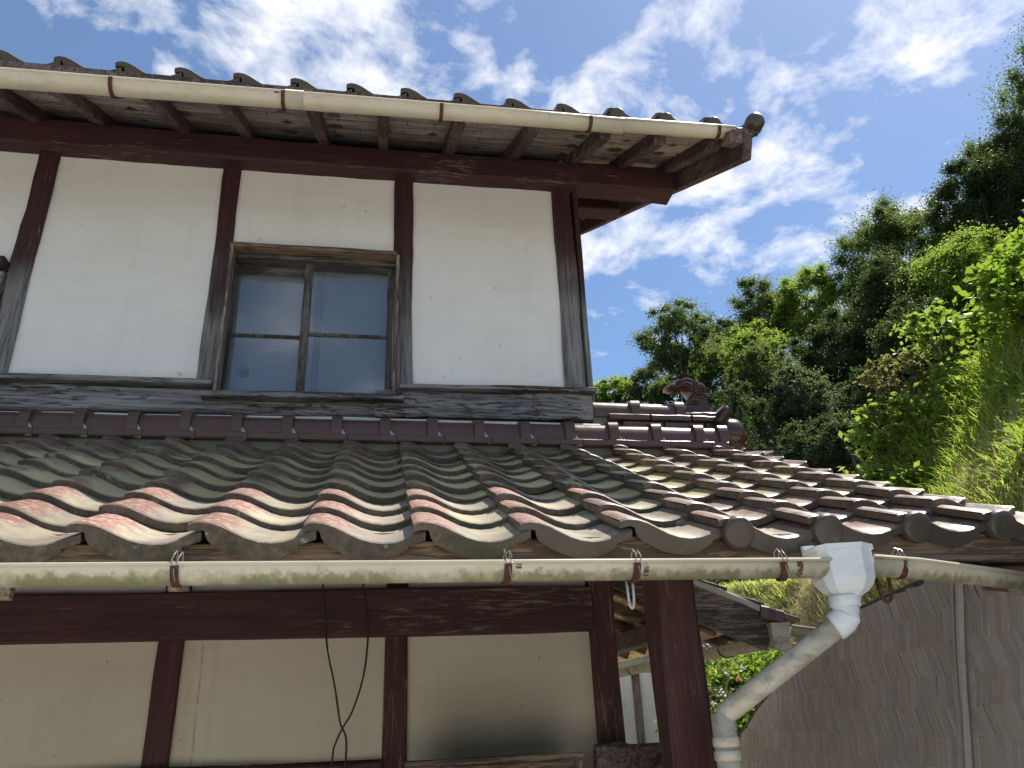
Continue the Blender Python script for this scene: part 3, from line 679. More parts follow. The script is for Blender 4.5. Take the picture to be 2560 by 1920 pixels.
while x > -4.0:
    link('cover_tile', cov, lower_roof, (x-.214, 3.362, 1.207+random.uniform(-.003, .003)), (0, R(random.uniform(-.7, .7)), 0))
    obj('noshi_tile', timber((x-.214+.03, 3.40, 1.186), (x-.214+.242, 3.40, 1.186), .13, .032, (0, 1, 0), 3, .004, .0012), GL, lower_roof)
    joints.append(([(x-.216, 3.340, 1.170), (x-.186, 3.337, 1.170), (x-.216, 3.338, 1.203), (x-.216, 3.36, 1.170), (x-.194, 3.36, 1.170), (x-.216, 3.36, 1.203)], [(0, 1, 2), (0, 3, 4, 1), (1, 4, 5, 2), (2, 5, 3, 0), (5, 4, 3)]))
    joints.append(([(x-.006, 3.357, 1.205), (x+.020, 3.355, 1.205), (x-.006, 3.355, 1.240), (x-.006, 3.38, 1.205), (x+.014, 3.38, 1.205), (x-.006, 3.38, 1.232)], [(0, 1, 2), (0, 3, 4, 1), (1, 4, 5, 2), (2, 5, 3, 0), (5, 4, 3)]))
    x -= .2148
link('cover_tile', covs, lower_roof, (1.549, 3.362, 1.207)); obj('noshi_tile', timber((1.549+.03, 3.40, 1.186), (1.66, 3.40, 1.186), .13, .032, (0, 1, 0), 3, .004, .001), GL, lower_roof)
for q in joints: obj('mortar', q, MOR, lower_roof)
# second tier running out past the corner of the house
for j, (z, y0) in enumerate(((1.305, 3.50), (1.340, 3.485), (1.375, 3.475))):
    x = 1.05 + (.0, .13, .06)[j]
    xe = (1.58, 1.70, 1.70)[j]
    q = x
    while q < xe-.05:
        q2 = min(q+.218, xe); obj('noshi_tile', timber((q+.012, y0+.14, z), (q2, y0+.14, z), .28, .03, (0, 1, 0), 3, .004, .0015), GL, lower_roof); q = q2
for x, ln in ((1.055, .24), (1.292, .24)): link('cover_tile', cov2, lower_roof, (x, 3.515, 1.392), (0, R(.6), 0))
obj('cover_tile', timber((1.53, 3.61, 1.405), (1.735, 3.61, 1.412), .20, .035, (0, 1, 0), 4, .008, .001), GLs, lower_roof)
obj('mud_bed', box(1.05, 1.68, 3.53, 3.76, 1.15, 1.40), MUD, lower_roof)
obj('ridge_end_tile', join(lathe([(.02, 1.670), (.078, 1.673), (.092, 1.685), (.096, 1.70), (.094, 1.755), (.087, 1.776), (.060, 1.786), (.034, 1.790), (.032, 1.812), (.024, 1.820), (.002, 1.822)], 'x', (0, 3.465, 1.272), 28), timber((1.68, 3.50, 1.345), (1.735, 3.48, 1.425), .16, .05, (0, 1, 0), 3, .018, 0), timber((1.69, 3.60, 1.27), (1.70, 3.60, 1.40), .07, .22, (1, 0, 0), 3, .02, 0)), GLs, lower_roof, True, label='glossy round end tile with a boss')
def orn(x, y): X0, Z0, k = 1.478, 1.650, .0005025; return (X0+(x-905)*k, Z0-(y-113)*k)
op = [(1085, 462), (1108, 410), (1148, 362), (1156, 312), (1132, 272), (1092, 256), (1040, 264), (1000, 276), (958, 270), (922, 252), (906, 226), (920, 204), (950, 190), (985, 188), (1008, 165), (1036, 134), (1078, 116), (1130, 116), (1168, 132), (1202, 130), (1234, 160), (1280, 170), (1312, 205), (1336, 256), (1351, 330), (1362, 392), (1362, 462)]
og = [prism([orn(*q) for q in op], 3.575, 3.665, .012)]
def spiral(cx_, cy_, r0, turns, y, t0=0, rad=.006):
    P = []
    for i in range(26):
        q = i/25; a = t0+turns*2*PI*q; rr = r0*(1-.8*q); X, Z = orn(cx_+rr*math.cos(a), cy_+rr*math.sin(a)); P.append((X, y, Z))
    return tube(P, [rad*(1-.5*i/25) for i in range(26)], 7)
og += [spiral(1262, 262, 68, 1.7, 3.571, -1.9, .010), spiral(1205, 405, 40, 1.2, 3.571, 2.5, .009)]
for pl in ([(1095, 445), (1140, 395), (1185, 350), (1195, 290), (1175, 240), (1130, 215), (1060, 225), (1000, 240)], [(1130, 448), (1170, 380), (1230, 350), (1290, 340), (1330, 320)], [(1218, 150), (1228, 200), (1218, 290)], [(1010, 190), (1060, 160), (1130, 140), (1190, 150)], [(1030, 225), (1080, 190), (1140, 180), (1190, 210)], [(925, 225), (960, 215), (1000, 222)]):
    og.append(tube([(orn(*q)[0], 3.572, orn(*q)[1]) for q in pl], .0075, 7))
og.append(box(1.565, 1.70, 3.555, 3.69, 1.428, 1.478))
obj('ridge_ornament', join(*og), GLs, lower_roof, False, label='glossy brown wave-shaped ornament on the ridge end')
for f in bpy.data.objects['ridge_ornament'].data.polygons: f.use_smooth = True
bpy.data.objects['ridge_ornament'].data.set_sharp_from_angle(angle=R(50))
# back-slope verge row tips that show past the ridge end
for i, (x, y, z) in enumerate(((1.70, 3.60, 1.19),)):
    link('roof_tile', plain, lower_roof, (x, y-.10, z), (R(18), 0, 0))['wear'] = .15

# ------------------------------------------------------------------ upper roof: deck, rafters, soffit boards, tiles, verge
SL = .53; US = math.atan(SL)
def uz(y): return 2.945 + SL*(y-3.52)              # underside of the rafters
XR = 1.80; YR = 6.15
def slab(x0, x1, y0, y1, o0, o1):
    V = [(x0, y0, uz(y0)+o0), (x1, y0, uz(y0)+o0), (x1, y1, uz(y1)+o0), (x0, y1, uz(y1)+o0), (x0, y0, uz(y0)+o1), (x1, y0, uz(y0)+o1), (x1, y1, uz(y1)+o1), (x0, y1, uz(y1)+o1)]
    return V, [(0, 3, 2, 1), (4, 5, 6, 7), (0, 1, 5, 4), (1, 2, 6, 5), (2, 3, 7, 6), (3, 0, 4, 7)]
def bslab(x0, x1, o0, o1):
    z0 = uz(YR); V = []
    for y in (YR, YR+3.0):
        for x, o in ((x0, o0), (x1, o0), (x1, o1), (x0, o1)): V.append((x, y, z0-SL*(y-YR)+o))
    return V, [(0, 1, 2, 3), (7, 6, 5, 4), (0, 4, 5, 1), (1, 5, 6, 2), (2, 6, 7, 3), (3, 7, 4, 0)]
upper_roof = obj('upper_roof', join(slab(-4.2, 1.80, 2.90, YR, .100, .125), bslab(-4.2, 1.80, .09, .125)), WAy, house, label='upper roof of wave tiles seen from below')
for x in np.arange(-1.84-.36*6, 1.2, .3615):
    xx = x + (.03 if random.random() < .5 else -.01)
    obj('rafter', timber((xx, 2.912, uz(2.912)+.035), (xx, 5.0, uz(5.0)+.035), .055, .070, (1, 0, 0), 8, .005, .002), WY, upper_roof)
for xx in (1.335, 1.63): obj('rafter', timber((xx, 2.912, uz(2.912)+.035), (xx, YR, uz(YR)+.035), .06, .070, (1, 0, 0), 10, .005, .002), WY, upper_roof)
obj('barge_board', timber((1.735, 2.80, uz(2.80)-.005), (1.735, YR, uz(YR)-.005), .045, .15, (1, 0, 0), 10, .006, .002), WY, upper_roof, label='dark barge board closing the gable end')
obj('barge_board', timber((1.70, 2.79, uz(2.79)+.04), (1.70, 2.89, uz(2.89)+.04), .11, .06, (1, 0, 0), 2, .006, 0), WY, upper_roof)
obj('verge_soffit', slab(1.662, 1.712, 2.90, YR, .072, .085), WB, upper_roof)
ny = 0; y = 2.908
nails = []
while y < 3.62:
    w = random.uniform(.085, .105); cuts = sorted([-4.2, 1.66] + [random.choice([-3.3, -2.58, -1.86, -1.14, -.42, .30]) + random.uniform(-.02, .02), random.choice([.66, 1.0])+.36*random.random()*0])
    o1 = random.uniform(.0, .004)
    for a, b in zip(cuts[:-1], cuts[1:]):
        V, F = slab(a+.0015, b-.0015, y+.002, y+w-.002, .072+o1, .084+o1)
        obj('soffit_board', (V, F), WB, upper_roof)
    for x in np.arange(-2.2, 1.6, .1205):
        if random.random() < .42:
            yy = y+random.uniform(.02, w-.02); xx = x+random.uniform(-.03, .03); z = uz(yy)+.072
            nails.append(tube([(xx, yy, z+.01), (xx+random.uniform(-.004, .004), yy, z-random.uniform(.012, .028))], .0014, 4))
    y += w
nl = obj('nail_tips', join(*nails), RUST, upper_roof); nl['kind'] = 'stuff'
obj('deck_edge', timber((-4.2, 2.895, uz(2.895)+.10), (1.76, 2.895, uz(2.895)+.10), .03, .055, (0, 1, 0), 16, .004, .001), WY, upper_roof)
obj('purlin', timber((-4.0, 4.36, uz(4.36)-.075), (1.60, 4.36, uz(4.36)-.075), .13, .15, (0, 1, 0), 12, .01, .003), WX, upper_roof)
obj('purlin', timber((-4.0, 5.25, uz(5.25)-.075), (1.58, 5.25, uz(5.25)-.075), .13, .15, (0, 1, 0), 12, .01, .003), WX, upper_roof)
obj('gable_rail', timber((1.06, 3.66, 3.03), (1.06, 5.9, 4.2), .09, .10, (1, 0, 0), 8, .006, .002), WX, upper_roof)
obj('gable_infill', ([(1.0, 3.62, 2.9), (1.0, YR, 2.9), (1.0, YR, uz(YR)+.06), (1.0, 3.62, uz(3.62)+.06), (1.03, 3.62, 2.9), (1.03, YR, 2.9), (1.03, YR, uz(YR)+.06), (1.03, 3.62, uz(3.62)+.06)], [(3, 2, 1, 0), (4, 5, 6, 7), (0, 1, 5, 4), (1, 2, 6, 5), (2, 3, 7, 6), (3, 0, 4, 7)]), PU, upper_roof)
obj('corner_strip', timber((1.062, 3.60, 1.4), (1.062, 3.60, 2.82), .025, .09, (1, 0, 0), 6, .003, .001), WZ, upper_roof)
UT = .2535; us = UT/.2475
uplain = tile_mesh('upper_roof_tile', .27, sx=us, edge=GLg, sz=1.18); ueave = tile_mesh('upper_eave_tile', .27, front='eave', sx=us, edge=GLg, sz=1.18); udisc = tile_mesh('upper_disc_tile', .27, front='disc', sx=us, edge=GLg, sz=1.18)
for ci in range(-5, 13):
    xc = -1.451+UT*ci
    for i in range(6 if xc > -.5 else 4):
        me = uplain if i else (udisc if ci >= 10 else ueave)
        y = 2.885+.195*i; z = 2.729+SL*.195*i
        pitch = math.atan((SL*.195-.024)/.195)
        o = link('roof_tile', me, upper_roof, (xc-.026+random.uniform(-.002, .002), y+random.uniform(-.003, .003), z+random.uniform(-.002, .002)), (pitch, R(random.uniform(-.6, .6)), R(random.uniform(-.5, .5))))
        o['wear'] = .25; o['moss'] = .2
vt = []
for i in range(17):
    y = 2.875+.195*i; z = 2.731+SL*.195*i
    obj('verge_tile', tube([(1.84, y, z+.02), (1.84, y+.205, z+.02+.205*.42)], [.043, .043], 14), GLg, upper_roof, [True]*14+[False]*2)
obj('verge_end_tile', join(lathe([(.002, 2.825), (.022, 2.827), (.038, 2.835), (.047, 2.85), (.049, 2.87), (.046, 2.91)], 'y', (1.840, 0, 2.770), 24), timber((1.70, 2.885, 2.705), (1.85, 2.885, 2.725), .03, .045, (0, 1, 0), 3, .006, 0)), GLg, upper_roof, True, label='round capped tile at the corner of the upper eave')
obj('ridge_cap', tube([(-4.2, YR, uz(YR)+.19), (1.85, YR, uz(YR)+.19)], .12, 14), GL, upper_roof, True)
obj('roof_cover', slab(-4.2, 1.82, 3.6, YR, .125, .19), TE, upper_roof)

# ------------------------------------------------------------------ gutters, rain head, downpipe
P = [(-4.2, 2.852, 2.585), (-1.64, 2.852, 2.613), (-.45, 2.852, 2.634), (.55, 2.852, 2.650), (1.12, 2.852, 2.655)]
gu = obj('gutter', gutter_geo(P, [.047, .0455, .043, .040, .039]), GUT, house, True, label='cream plastic gutter along the upper eave')
obj('gutter_section', gutter_geo([(1.10, 2.852, 2.660), (1.56, 2.852, 2.672), (1.70, 2.852, 2.676)], [.037, .036, .034]), GUT, gu, True)
obj('gutter_socket', gutter_geo([(-.47, 2.852, 2.636), (-.39, 2.852, 2.637)], [.0450, .0450]), GUT, gu, True)
for x in (-1.92, -1.20, -.479, .233, .951, 1.611):
    zc = float(np.interp(x, [-4.2, -1.64, -.45, .55, 1.12, 1.7], [2.585, 2.613, 2.634, 2.650, 2.658, 2.676])); rr = float(np.interp(x, [-4.2, -1.64, -.45, .55, 1.12, 1.7], [.047, .0455, .043, .040, .039, .034]))+.007
    Pb = [(x, 2.852+rr*math.cos(a), zc+rr*math.sin(a)) for a in np.linspace(PI*.98, PI*2.0, 12)] + [(x, 2.92, zc+.045)]
    obj('bracket', flatbar(Pb, .016, .004), RUST, gu)
    obj('rust_stain', gutter_geo([(x-.040, 2.852, zc+.006), (x-.018, 2.852, zc+.006)], rr-.0055, .001, 10, .0005), RUST, gu, True) if x in (-.479, .951) else None
RG = .0345
gl_ = obj('gutter', gutter_geo([(-4.2, 1.722, .316), (-.73, 1.722, .316), (.27, 1.722, .3175), (1.050, 1.722, .319)], [RG]*4, n=16, lip=.0045), GUTm, house, True, label='long cream gutter streaked with green moss under the lower eave')
gr_ = obj('gutter', gutter_geo([(1.150, 1.722, .326), (1.305, 1.770, .326), (1.53, 1.85, .321), (1.764, 1.93, .315)], [.037, .0365, .035, .033], n=16, lip=.0045), GUTm, house, True, label='short cream gutter running right from the white rain head')
obj('gutter_elbow', gutter_geo([(1.760, 1.928, .316), (1.818, 1.966, .315), (1.845, 2.038, .315)], [.0357]*3, n=14, lip=.0045), GUTm, gr_, True)
def lbracket(x, y, par, tilt=0, tie=True, zc=.318):
    Pb = [(x+tilt*q, y+.038*math.cos(a), zc+.038*math.sin(a)) for q, a in zip(np.linspace(0, 1, 12), np.linspace(PI*1.02, PI*2, 12))] + [(x+tilt, y+.041, zc+.008)]
    o = obj('bracket', flatbar(Pb, .016, .0036), RUST, par)
    if tie:
        ring = [(x-.004+random.uniform(-.003, .003), y-.042+.045*q, zc+.005+.027*math.sin(q*PI)) for q in np.linspace(-.06, 1, 9)]
        obj('wire_tie', join(tube(ring, .0014, 5), tube([(a+.011, b, c-.003) for a, b, c in ring], .0014, 5), tube([(x, y-.045, zc-.01), (x+.006, y-.044, zc-.036)], .0011, 4)), STEEL, par)
for x in (-1.62, -1.008, -.402, .2835, .576): lbracket(x, 1.722, gl_)
lbracket(.927, 1.722, gl_, .02)
lbracket(1.26, 1.757, gr_, .02, zc=.326)
for x, w in ((-.388, .010), (.300, .014), (.592, .012), (.962, .016)): obj('rust_stain', gutter_geo([(x, 1.722, .3185), (x+w, 1.722, .3185)], .035, .0006, 10, .0003), RUSTS, gl_, True)
obj('rust_stain', gutter_geo([(1.225, 1.746, .3265), (1.240, 1.751, .3265)], .0372, .0006, 10, .0003), RUSTS, gr_, True)
hc = (1.098, 1.728)
def hexring(w, d, z, round_=0):
    pts = [(-.5, -.12), (-.42, -.34), (.16, -.5), (.5, -.30), (.5, .38), (.30, .5), (-.30, .5), (-.5, .34)]
    out = []
    for x, y in pts:
        l = math.hypot(x, y); cx_, cy_ = x/l*.5, y/l*.5
        out.append((hc[0]+(x*(1-round_)+cx_*round_)*w, hc[1]+(y*(1-round_)+cy_*round_)*d, z))
    return out
rings = [hexring(.054, .054, .226, 1), hexring(.058, .058, .238, 1), hexring(.074, .072, .245, 1), hexring(.097, .093, .252, .8), hexring(.114, .110, .265, .45), hexring(.122, .119, .281, .12), hexring(.124, .121, .31, 0), hexring(.125, .122, .344, 0), hexring(.135, .132, .346, 0), hexring(.135, .132, .358, 0), hexring(.128, .125, .358, 0), hexring(.117, .114, .315, 0), hexring(.09, .09, .27, .3)]
rh = obj('rain_head', loft(rings), WHITE, house, label='white angular rain head where the two lower gutters meet')
obj('rain_head_lip', timber((1.046, 1.798, .362), (1.077, 1.798, .364), .011, .027, (0, 1, 0), 2, .002, 0), WHITE, rh)
obj('rain_head_collar', lathe([(.033, .218), (.0352, .220), (.0357, .240), (.033, .244)], 'z', (hc[0]-.010, hc[1], 0), 24), WHITE, rh, True)
eb = [(1.088, 1.728, .228), (1.088, 1.728, .212), (1.086, 1.729, .199), (1.077, 1.733, .188), (1.065, 1.738, .179), (1.058, 1.742, .175)]
dp = obj('downpipe', tube([(1.071, 1.735, .182), (.845, 1.885, .012), (.829, 1.895, .0), (.8225, 1.900, -.0135), (.8216, 1.900, -.045)], .0252, 16), PIPE, house, True, label='grimy downpipe slanting from the rain head to the porch post')
obj('elbow', tube(eb, [.030, .031, .0315, .032, .032, .0315], 16), WHITE, dp, True)
obj('lower_pipe', tube([(.8225, 1.900, .0), (.8225, 1.900, -1.69)], .028, 16), PIPE, dp, True)
for z in (-.061, -.09): obj('collar', lathe([(.028, z-.011), (.0312, z-.009), (.0312, z+.009), (.028, z+.011)], 'z', (.8225, 1.900, 0), 18), PIPE, dp, True)
# rafter tails and blocks that show under the lower gutter
for x, w, z in ((-.82, .077, .270), (-.416, .020, .284)): obj('rafter_tail', box(x-w, x+w, 1.795, 1.815, z, .325), WPale, lower_roof)

# ------------------------------------------------------------------ small hanging things
def hook(name, x, y, z, w, d, r, mt, label):
    P = [(x-w, y, z), (x-w*.8, y, z-d*.6)] + [(x+w*.8*math.cos(a), y, z-d*.65+d*.35*math.sin(a)) for a in np.linspace(PI, 2*PI, 11)] + [(x+w*.85, y, z-d*.5), (x+w*.9, y, z+.012)]
    o = obj(name, tube(P, r, 8), mt, None, True); tag(o, label, 'hook')
hook('hook', .572, 1.74, .286, .0077, .061, .0031, HOOKW, 'pale U-shaped hook hanging under the mossy gutter near the porch post')
hook('hook', 1.222, 1.76, .290, .018, .056, .0045, RUST, 'rusty brown U-shaped hook hanging below the short right-hand gutter')
def cable(pts, label):
    P = []; q = [Vector(p) for p in pts]
    for i in range(len(q)-1):
        p0 = q[max(i-1, 0)]; p1 = q[i]; p2 = q[i+1]; p3 = q[min(i+2, len(q)-1)]
        for k in range(6):
            s = k/6; P.append(.5*((2*p1)+(p2-p0)*s+(2*p0-5*p1+4*p2-p3)*s*s+(3*p1-p0-3*p2+p3)*s**3))
    P.append(q[-1]); o = obj('cable', tube(P, .0042, 6), WIRE, None, True); tag(o, label, 'cable')
cable([(-.219, 3.45, .75), (-.219, 3.45, .578), (-.203, 3.45, .45), (-.185, 3.45, .304), (-.149, 3.45, .164), (-.121, 3.45, .028), (-.109, 3.452, .001), (-.093, 3.45, -.039), (-.091, 3.45, -.112), (-.09, 3.45, -.3)], 'black cable hanging on the left that ends to the right below the crossing')
cable([(-.051, 3.46, .75), (-.051, 3.46, .576), (-.028, 3.46, .43), (-.022, 3.46, .343), (-.035, 3.46, .195), (-.073, 3.462, .066), (-.109, 3.464, .004), (-.131, 3.46, -.044), (-.143, 3.46, -.101), (-.145, 3.46, -.3)], 'black cable hanging on the right that bows left and crosses the other cable')
fr_ = empty('wooden_frame', (.48, 3.36, -1.7), 'pale wooden frame leaning against the dark patch of plaster, its top rail in view', 'frame')
obj('rail', timber((.135, 3.37, -.136), (.842, 3.37, -.132), .035, .024, (0, 1, 0), 8, .003, .001), WT, fr_)
for x in (.145, .828): obj('stile', timber((x, 3.37, -1.7), (x, 3.37, -.149), .028, .033, (1, 0, 0), 6, .003, .001), WTz, fr_)
obj('board', box(.165, .81, 3.372, 3.380, -1.65, -.150), WT, fr_)
db = empty('dark_plank_stack', (1.06, 3.35, -1.7), 'dark rough planks stacked low between the house corner and the porch post', 'planks')
obj('plank', timber((.90, 3.40, -.20), (1.22, 3.40, -.21), .05, .21, (0, 1, 0), 6, .012, .006), WY, db)
obj('plank', timber((1.00, 3.33, -.34), (1.24, 3.33, -.13), .05, .06, (0, 1, 0), 6, .012, .005), WY, db)
obj('trestle', box(.92, 1.2, 3.38, 3.44, -1.7, -.31), WY, db)

# ------------------------------------------------------------------ lean-to annex behind the corner
ann = empty('lean_to_shed', (1.9, 5.6, -1.7), 'small lean-to shed with a tiled roof and warm wooden soffit behind the house corner', 'shed')
def az2(x): return .60-.42*(x-1.62)         # roof underside at x (slopes down to the right)
AY0, AY1 = 3.95, 7.6
def aslab(x0, x1, y0, y1, o0, o1):
    V = [(x0, y0, az2(x0)+o0), (x1, y0, az2(x1)+o0), (x1, y1, az2(x1)+o0), (x0, y1, az2(x0)+o0), (x0, y0, az2(x0)+o1), (x1, y0, az2(x1)+o1), (x1, y1, az2(x1)+o1), (x0, y1, az2(x0)+o1)]
    return V, [(0, 3, 2, 1), (4, 5, 6, 7), (0, 1, 5, 4), (1, 2, 6, 5), (2, 3, 7, 6), (3, 0, 4, 7)]
ar = obj('roof', aslab(1.05, 2.05, AY0+.02, AY1, .012, .035), WAn, ann)
for i in range(6): obj('soffit_board', aslab(1.05+.165*i, 1.05+.165*i+.162, AY0+.03, AY1, -.002+.002*(i % 2), .010), WAn, ar)
obj('barge_board', timber((1.05, AY0, az2(1.05)-.055), (2.03, AY0, az2(2.03)-.055), .03, .185, (0, 1, 0), 10, .004, .002), WAy, ar, label='wide grey-brown barge board')
for y in np.arange(AY0+.45, AY1, .42): obj('rafter', timber((1.05, y, az2(1.05)-.035), (1.93, y, az2(1.93)-.035), .05, .06, (0, 1, 0), 5, .004, .001), WAy, ar)
obj('purlin', timber((1.66, AY0+.3, az2(1.66)-.12), (1.66, AY1, az2(1.66)-.12), .09, .11, (1, 0, 0), 8, .006, .002), WAy, ar)
ag = obj('gutter', gutter_geo([(2.07, AY0-.02, .355), (2.07, 5.6, .36), (2.07, AY1, .365)], [.05]*3, n=12), PIPE, ann, True)
for y in (4.6, 5.5, 6.4, 7.2): obj('bracket', tube([(2.07+.056*math.cos(a), y, .357+.056*math.sin(a)) for a in np.linspace(PI, 2*PI, 9)], .004, 6), RUST, ag)
aw = obj('wall', join(box(1.05, 2.75, 7.62, 7.70, -1.7, .385)), PU, ann)
obj('wall_post', timber((2.475, 7.61, -1.7), (2.465, 7.61, .38), .07, .05, (1, 0, 0), 6, .004, .002), WTz, ann)
atile = tile_mesh('shed_tile', .22)
for j in range(4):
    for i in range(6):
        x = 1.10+.19*(i); y = AY0-.02+.27*j
        o = link('roof_tile', plain if False else atile, ar, (1.24+.19*i, y, az2(1.24+.19*i)+.045), (-R(16), 0, 0)); o.rotation_euler = (R(17), 0, PI/2); o['wear'] = .45; o['moss'] = .3
obj('mortar', timber((1.1, AY0-.008, az2(1.1)+.050), (2.0, AY0-.008, az2(2.0)+.050), .03, .03, (0, 1, 0), 8, .006, .004), MOR, ar)
obj('eave_cap', timber((1.98, AY0-.015, az2(1.98)+.03), (2.10, AY0-.015, az2(2.10)+.05), .05, .07, (0, 1, 0), 3, .008, .002), GL, ar)
obj('gutter_end', loft([[(2.02, AY0-.05, .30), (2.10, AY0-.05, .28), (2.10, AY0+.02, .28), (2.02, AY0+.02, .30)], [(2.01, AY0-.06, .42), (2.12, AY0-.06, .42), (2.12, AY0+.03, .42), (2.01, AY0+.03, .42)]]), PIPE, ag)
obj('gutter_outlet', gutter_geo([(2.13, AY0-.02, .40), (2.27, AY0-.05, .375)], [.045, .045], n=12), PIPE, ag, True)

# ------------------------------------------------------------------ bark-weave fence on the right
fence = empty('bark_fence', (2.2, 3.5, -1.7), 'grey woven bark panel fence with a zigzag weave under the right-hand gutter', 'fence')
FP = Vector((1.95, 2.2, 0)); fa = Vector((.35, 1.7, 0)).normalized(); fn = Vector((-1.7, .35, 0)).normalized()
def fpt(s, z, o=0): p = FP+fa*s+fn*o; return (p.x, p.y, z)
out = [(-1.3, -1.7), (-1.3, .40), (-.13, .40), (.211, .452), (.469, .449), (1.894, .405), (2.375, .298), (2.92, .136), (3.94, -.131), (4.25, -.391), (4.4, -1.7)]
bp_ = [fpt(s, z, 0) for s, z in out] + [fpt(s, z, -.02) for s, z in out]; n = len(out)
obj('backing', (bp_, [tuple(range(n))[::-1], tuple(range(n, 2*n))] + [(i, (i+1) % n, n+(i+1) % n, n+i) for i in range(n)]), BARK, fence)
def ftop(s): return np.interp(s, [o[0] for o in out[1:-1]], [o[1] for o in out[1:-1]])
quads = []
bh = .105
for bnd in range(-14, 6):
    z0 = bnd*bh; ln = .044 if bnd % 2 else -.044
    for s in np.arange(-.55, 4.25, .040):
        w = .0395*random.uniform(.92, 1.05); jz = random.uniform(-.006, .007)
        zt = z0+bh+jz+.006; zb = z0+jz-.004
        tp = min(ftop(s), ftop(s+ln+w), ftop(s+w), ftop(max(s+ln, -1.2)))-.012
        if zb > tp-.02: continue
        zt2 = min(zt, tp); k = (zt2-zb)/(zt-zb)
        o0 = random.uniform(.001, .002); o1 = random.uniform(.003, .0065)
        quads.append((s, w, zb, zt2, ln*k, o0, o1))
def strip_geo(s, w, zb, zt, ln, o0, o1, wob=.0022):
    j = [random.uniform(-wob, wob) for _ in range(4)]
    V = [fpt(s+j[0], zb, o1), fpt(s+w+j[1], zb+random.uniform(-wob, wob), o1*.6), fpt(s+w+ln+j[2], zt, o0*.6), fpt(s+ln+j[3], zt+random.uniform(-wob, wob), o0), fpt(s, zb, -.001), fpt(s+w, zb, -.001), fpt(s+w+ln, zt, -.001), fpt(s+ln, zt, -.001)]
    F = [(0, 1, 2, 3), (0, 4, 5, 1), (1, 5, 6, 2), (2, 6, 7, 3), (3, 7, 4, 0)]
    return V, [f[::-1] for f in F]
quads.sort(key=lambda q: (FP+fa*q[0]).length if q[2] > -.50 and q[0] > -.15 else 99+q[0])
for q in quads[:296]: obj('bark_strip', strip_geo(*q), STRIP, fence)
o = obj('bark_strips', join(*[strip_geo(*q) for q in quads[296:]]), STRIP, fence); o['kind'] = 'stuff'
at_ = o.data.attributes.new('tint', 'FLOAT', 'FACE'); at_.data.foreach_set('value', np.repeat(rng.random(len(quads)-296), 5).astype(np.float32))
obj('batten', timber(fpt(.64, -.55, .022), fpt(.215, .44, .022), .022, .02, tuple(fa), 10, .004, .002), STRIP, fence)
obj('batten', timber(fpt(.70, -.55, .018), fpt(.27, .43, .018), .012, .014, tuple(fa), 10, .003, .002), STRIP, fence)
obj('brown_rail', timber((1.80, 2.10, .335), (2.2, 2.13, .31), .05, .05, (0, 1, 0), 4, .004, .001), WT, house)

# ------------------------------------------------------------------ vegetation
def leaf_mesh(name, P, size, mt, flat=.35, elong=1.7, tint=None, down=.2):
    """one rhombic, slightly folded leaf at every point"""
    n = len(P); P = np.asarray(P, float)
    nr = rng.normal(size=(n, 3)); nr[:, 2] = np.abs(nr[:, 2])*(1+flat*2)+flat; nr /= np.linalg.norm(nr, axis=1)[:, None]
    d = rng.normal(size=(n, 3)); d[:, 2] -= down; d -= nr*(d*nr).sum(1)[:, None]; d /= np.linalg.norm(d, axis=1)[:, None]
    s = np.cross(nr, d); L_ = size*rng.uniform(.7, 1.3, (n, 1)); w = L_/elong
    V = np.stack([P-d*L_*.5, P+s*w*.5+nr*w*.12, P+d*L_*.5, P-s*w*.5+nr*w*.12], 1).reshape(-1, 3)
    return V, n, (tint if tint is not None else rng.random(n))
def leaf_obj(name, V, n, tint, mt, parent=None, org=(0, 0, 0), kind=None):
    me = bpy.data.meshes.new(name); me.vertices.add(4*n); me.vertices.foreach_set('co', (V-np.array(org)).astype(np.float32).ravel())
    me.loops.add(4*n); me.loops.foreach_set('vertex_index', np.arange(4*n, dtype=np.int32)); me.polygons.add(n)
    me.polygons.foreach_set('loop_start', np.arange(0, 4*n, 4, dtype=np.int32)); me.update(calc_edges=True)
    me.materials.append(mt); a = me.attributes.new('tint', 'FLOAT', 'FACE'); a.data.foreach_set('value', np.clip(tint, 0, 1).astype(np.float32))
    o = link(name, me, parent, org)
    if kind: o['kind'] = kind
    return o
def crown_points(c, rx, rz, n, clumps, shell=.75, cr=.34):
    c = np.array(c); u = rng.normal(size=(clumps, 3)); u /= np.linalg.norm(u, axis=1)[:, None]
    rad = rng.uniform(shell-.35, 1.0, (clumps, 1))**.7; cen = u*rad; cen[:, 2] = np.where(cen[:, 2] < -.6, cen[:, 2]*.6, cen[:, 2])
    sz = rng.lognormal(-.05, .35, clumps)*cr
    k = rng.integers(0, clumps, n); q = rng.normal(size=(n, 3)); q /= np.linalg.norm(q, axis=1)[:, None]; q *= np.minimum(np.abs(rng.normal(size=(n, 1)))*.52, 1.12); q[:, 2] *= .7
    p = cen[k]+q*sz[k][:, None]
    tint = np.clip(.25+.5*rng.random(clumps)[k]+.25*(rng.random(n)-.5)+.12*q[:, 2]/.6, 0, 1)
    return c+p*np.array([rx, rx, rz]), tint, c+cen*np.array([rx, rx, rz])
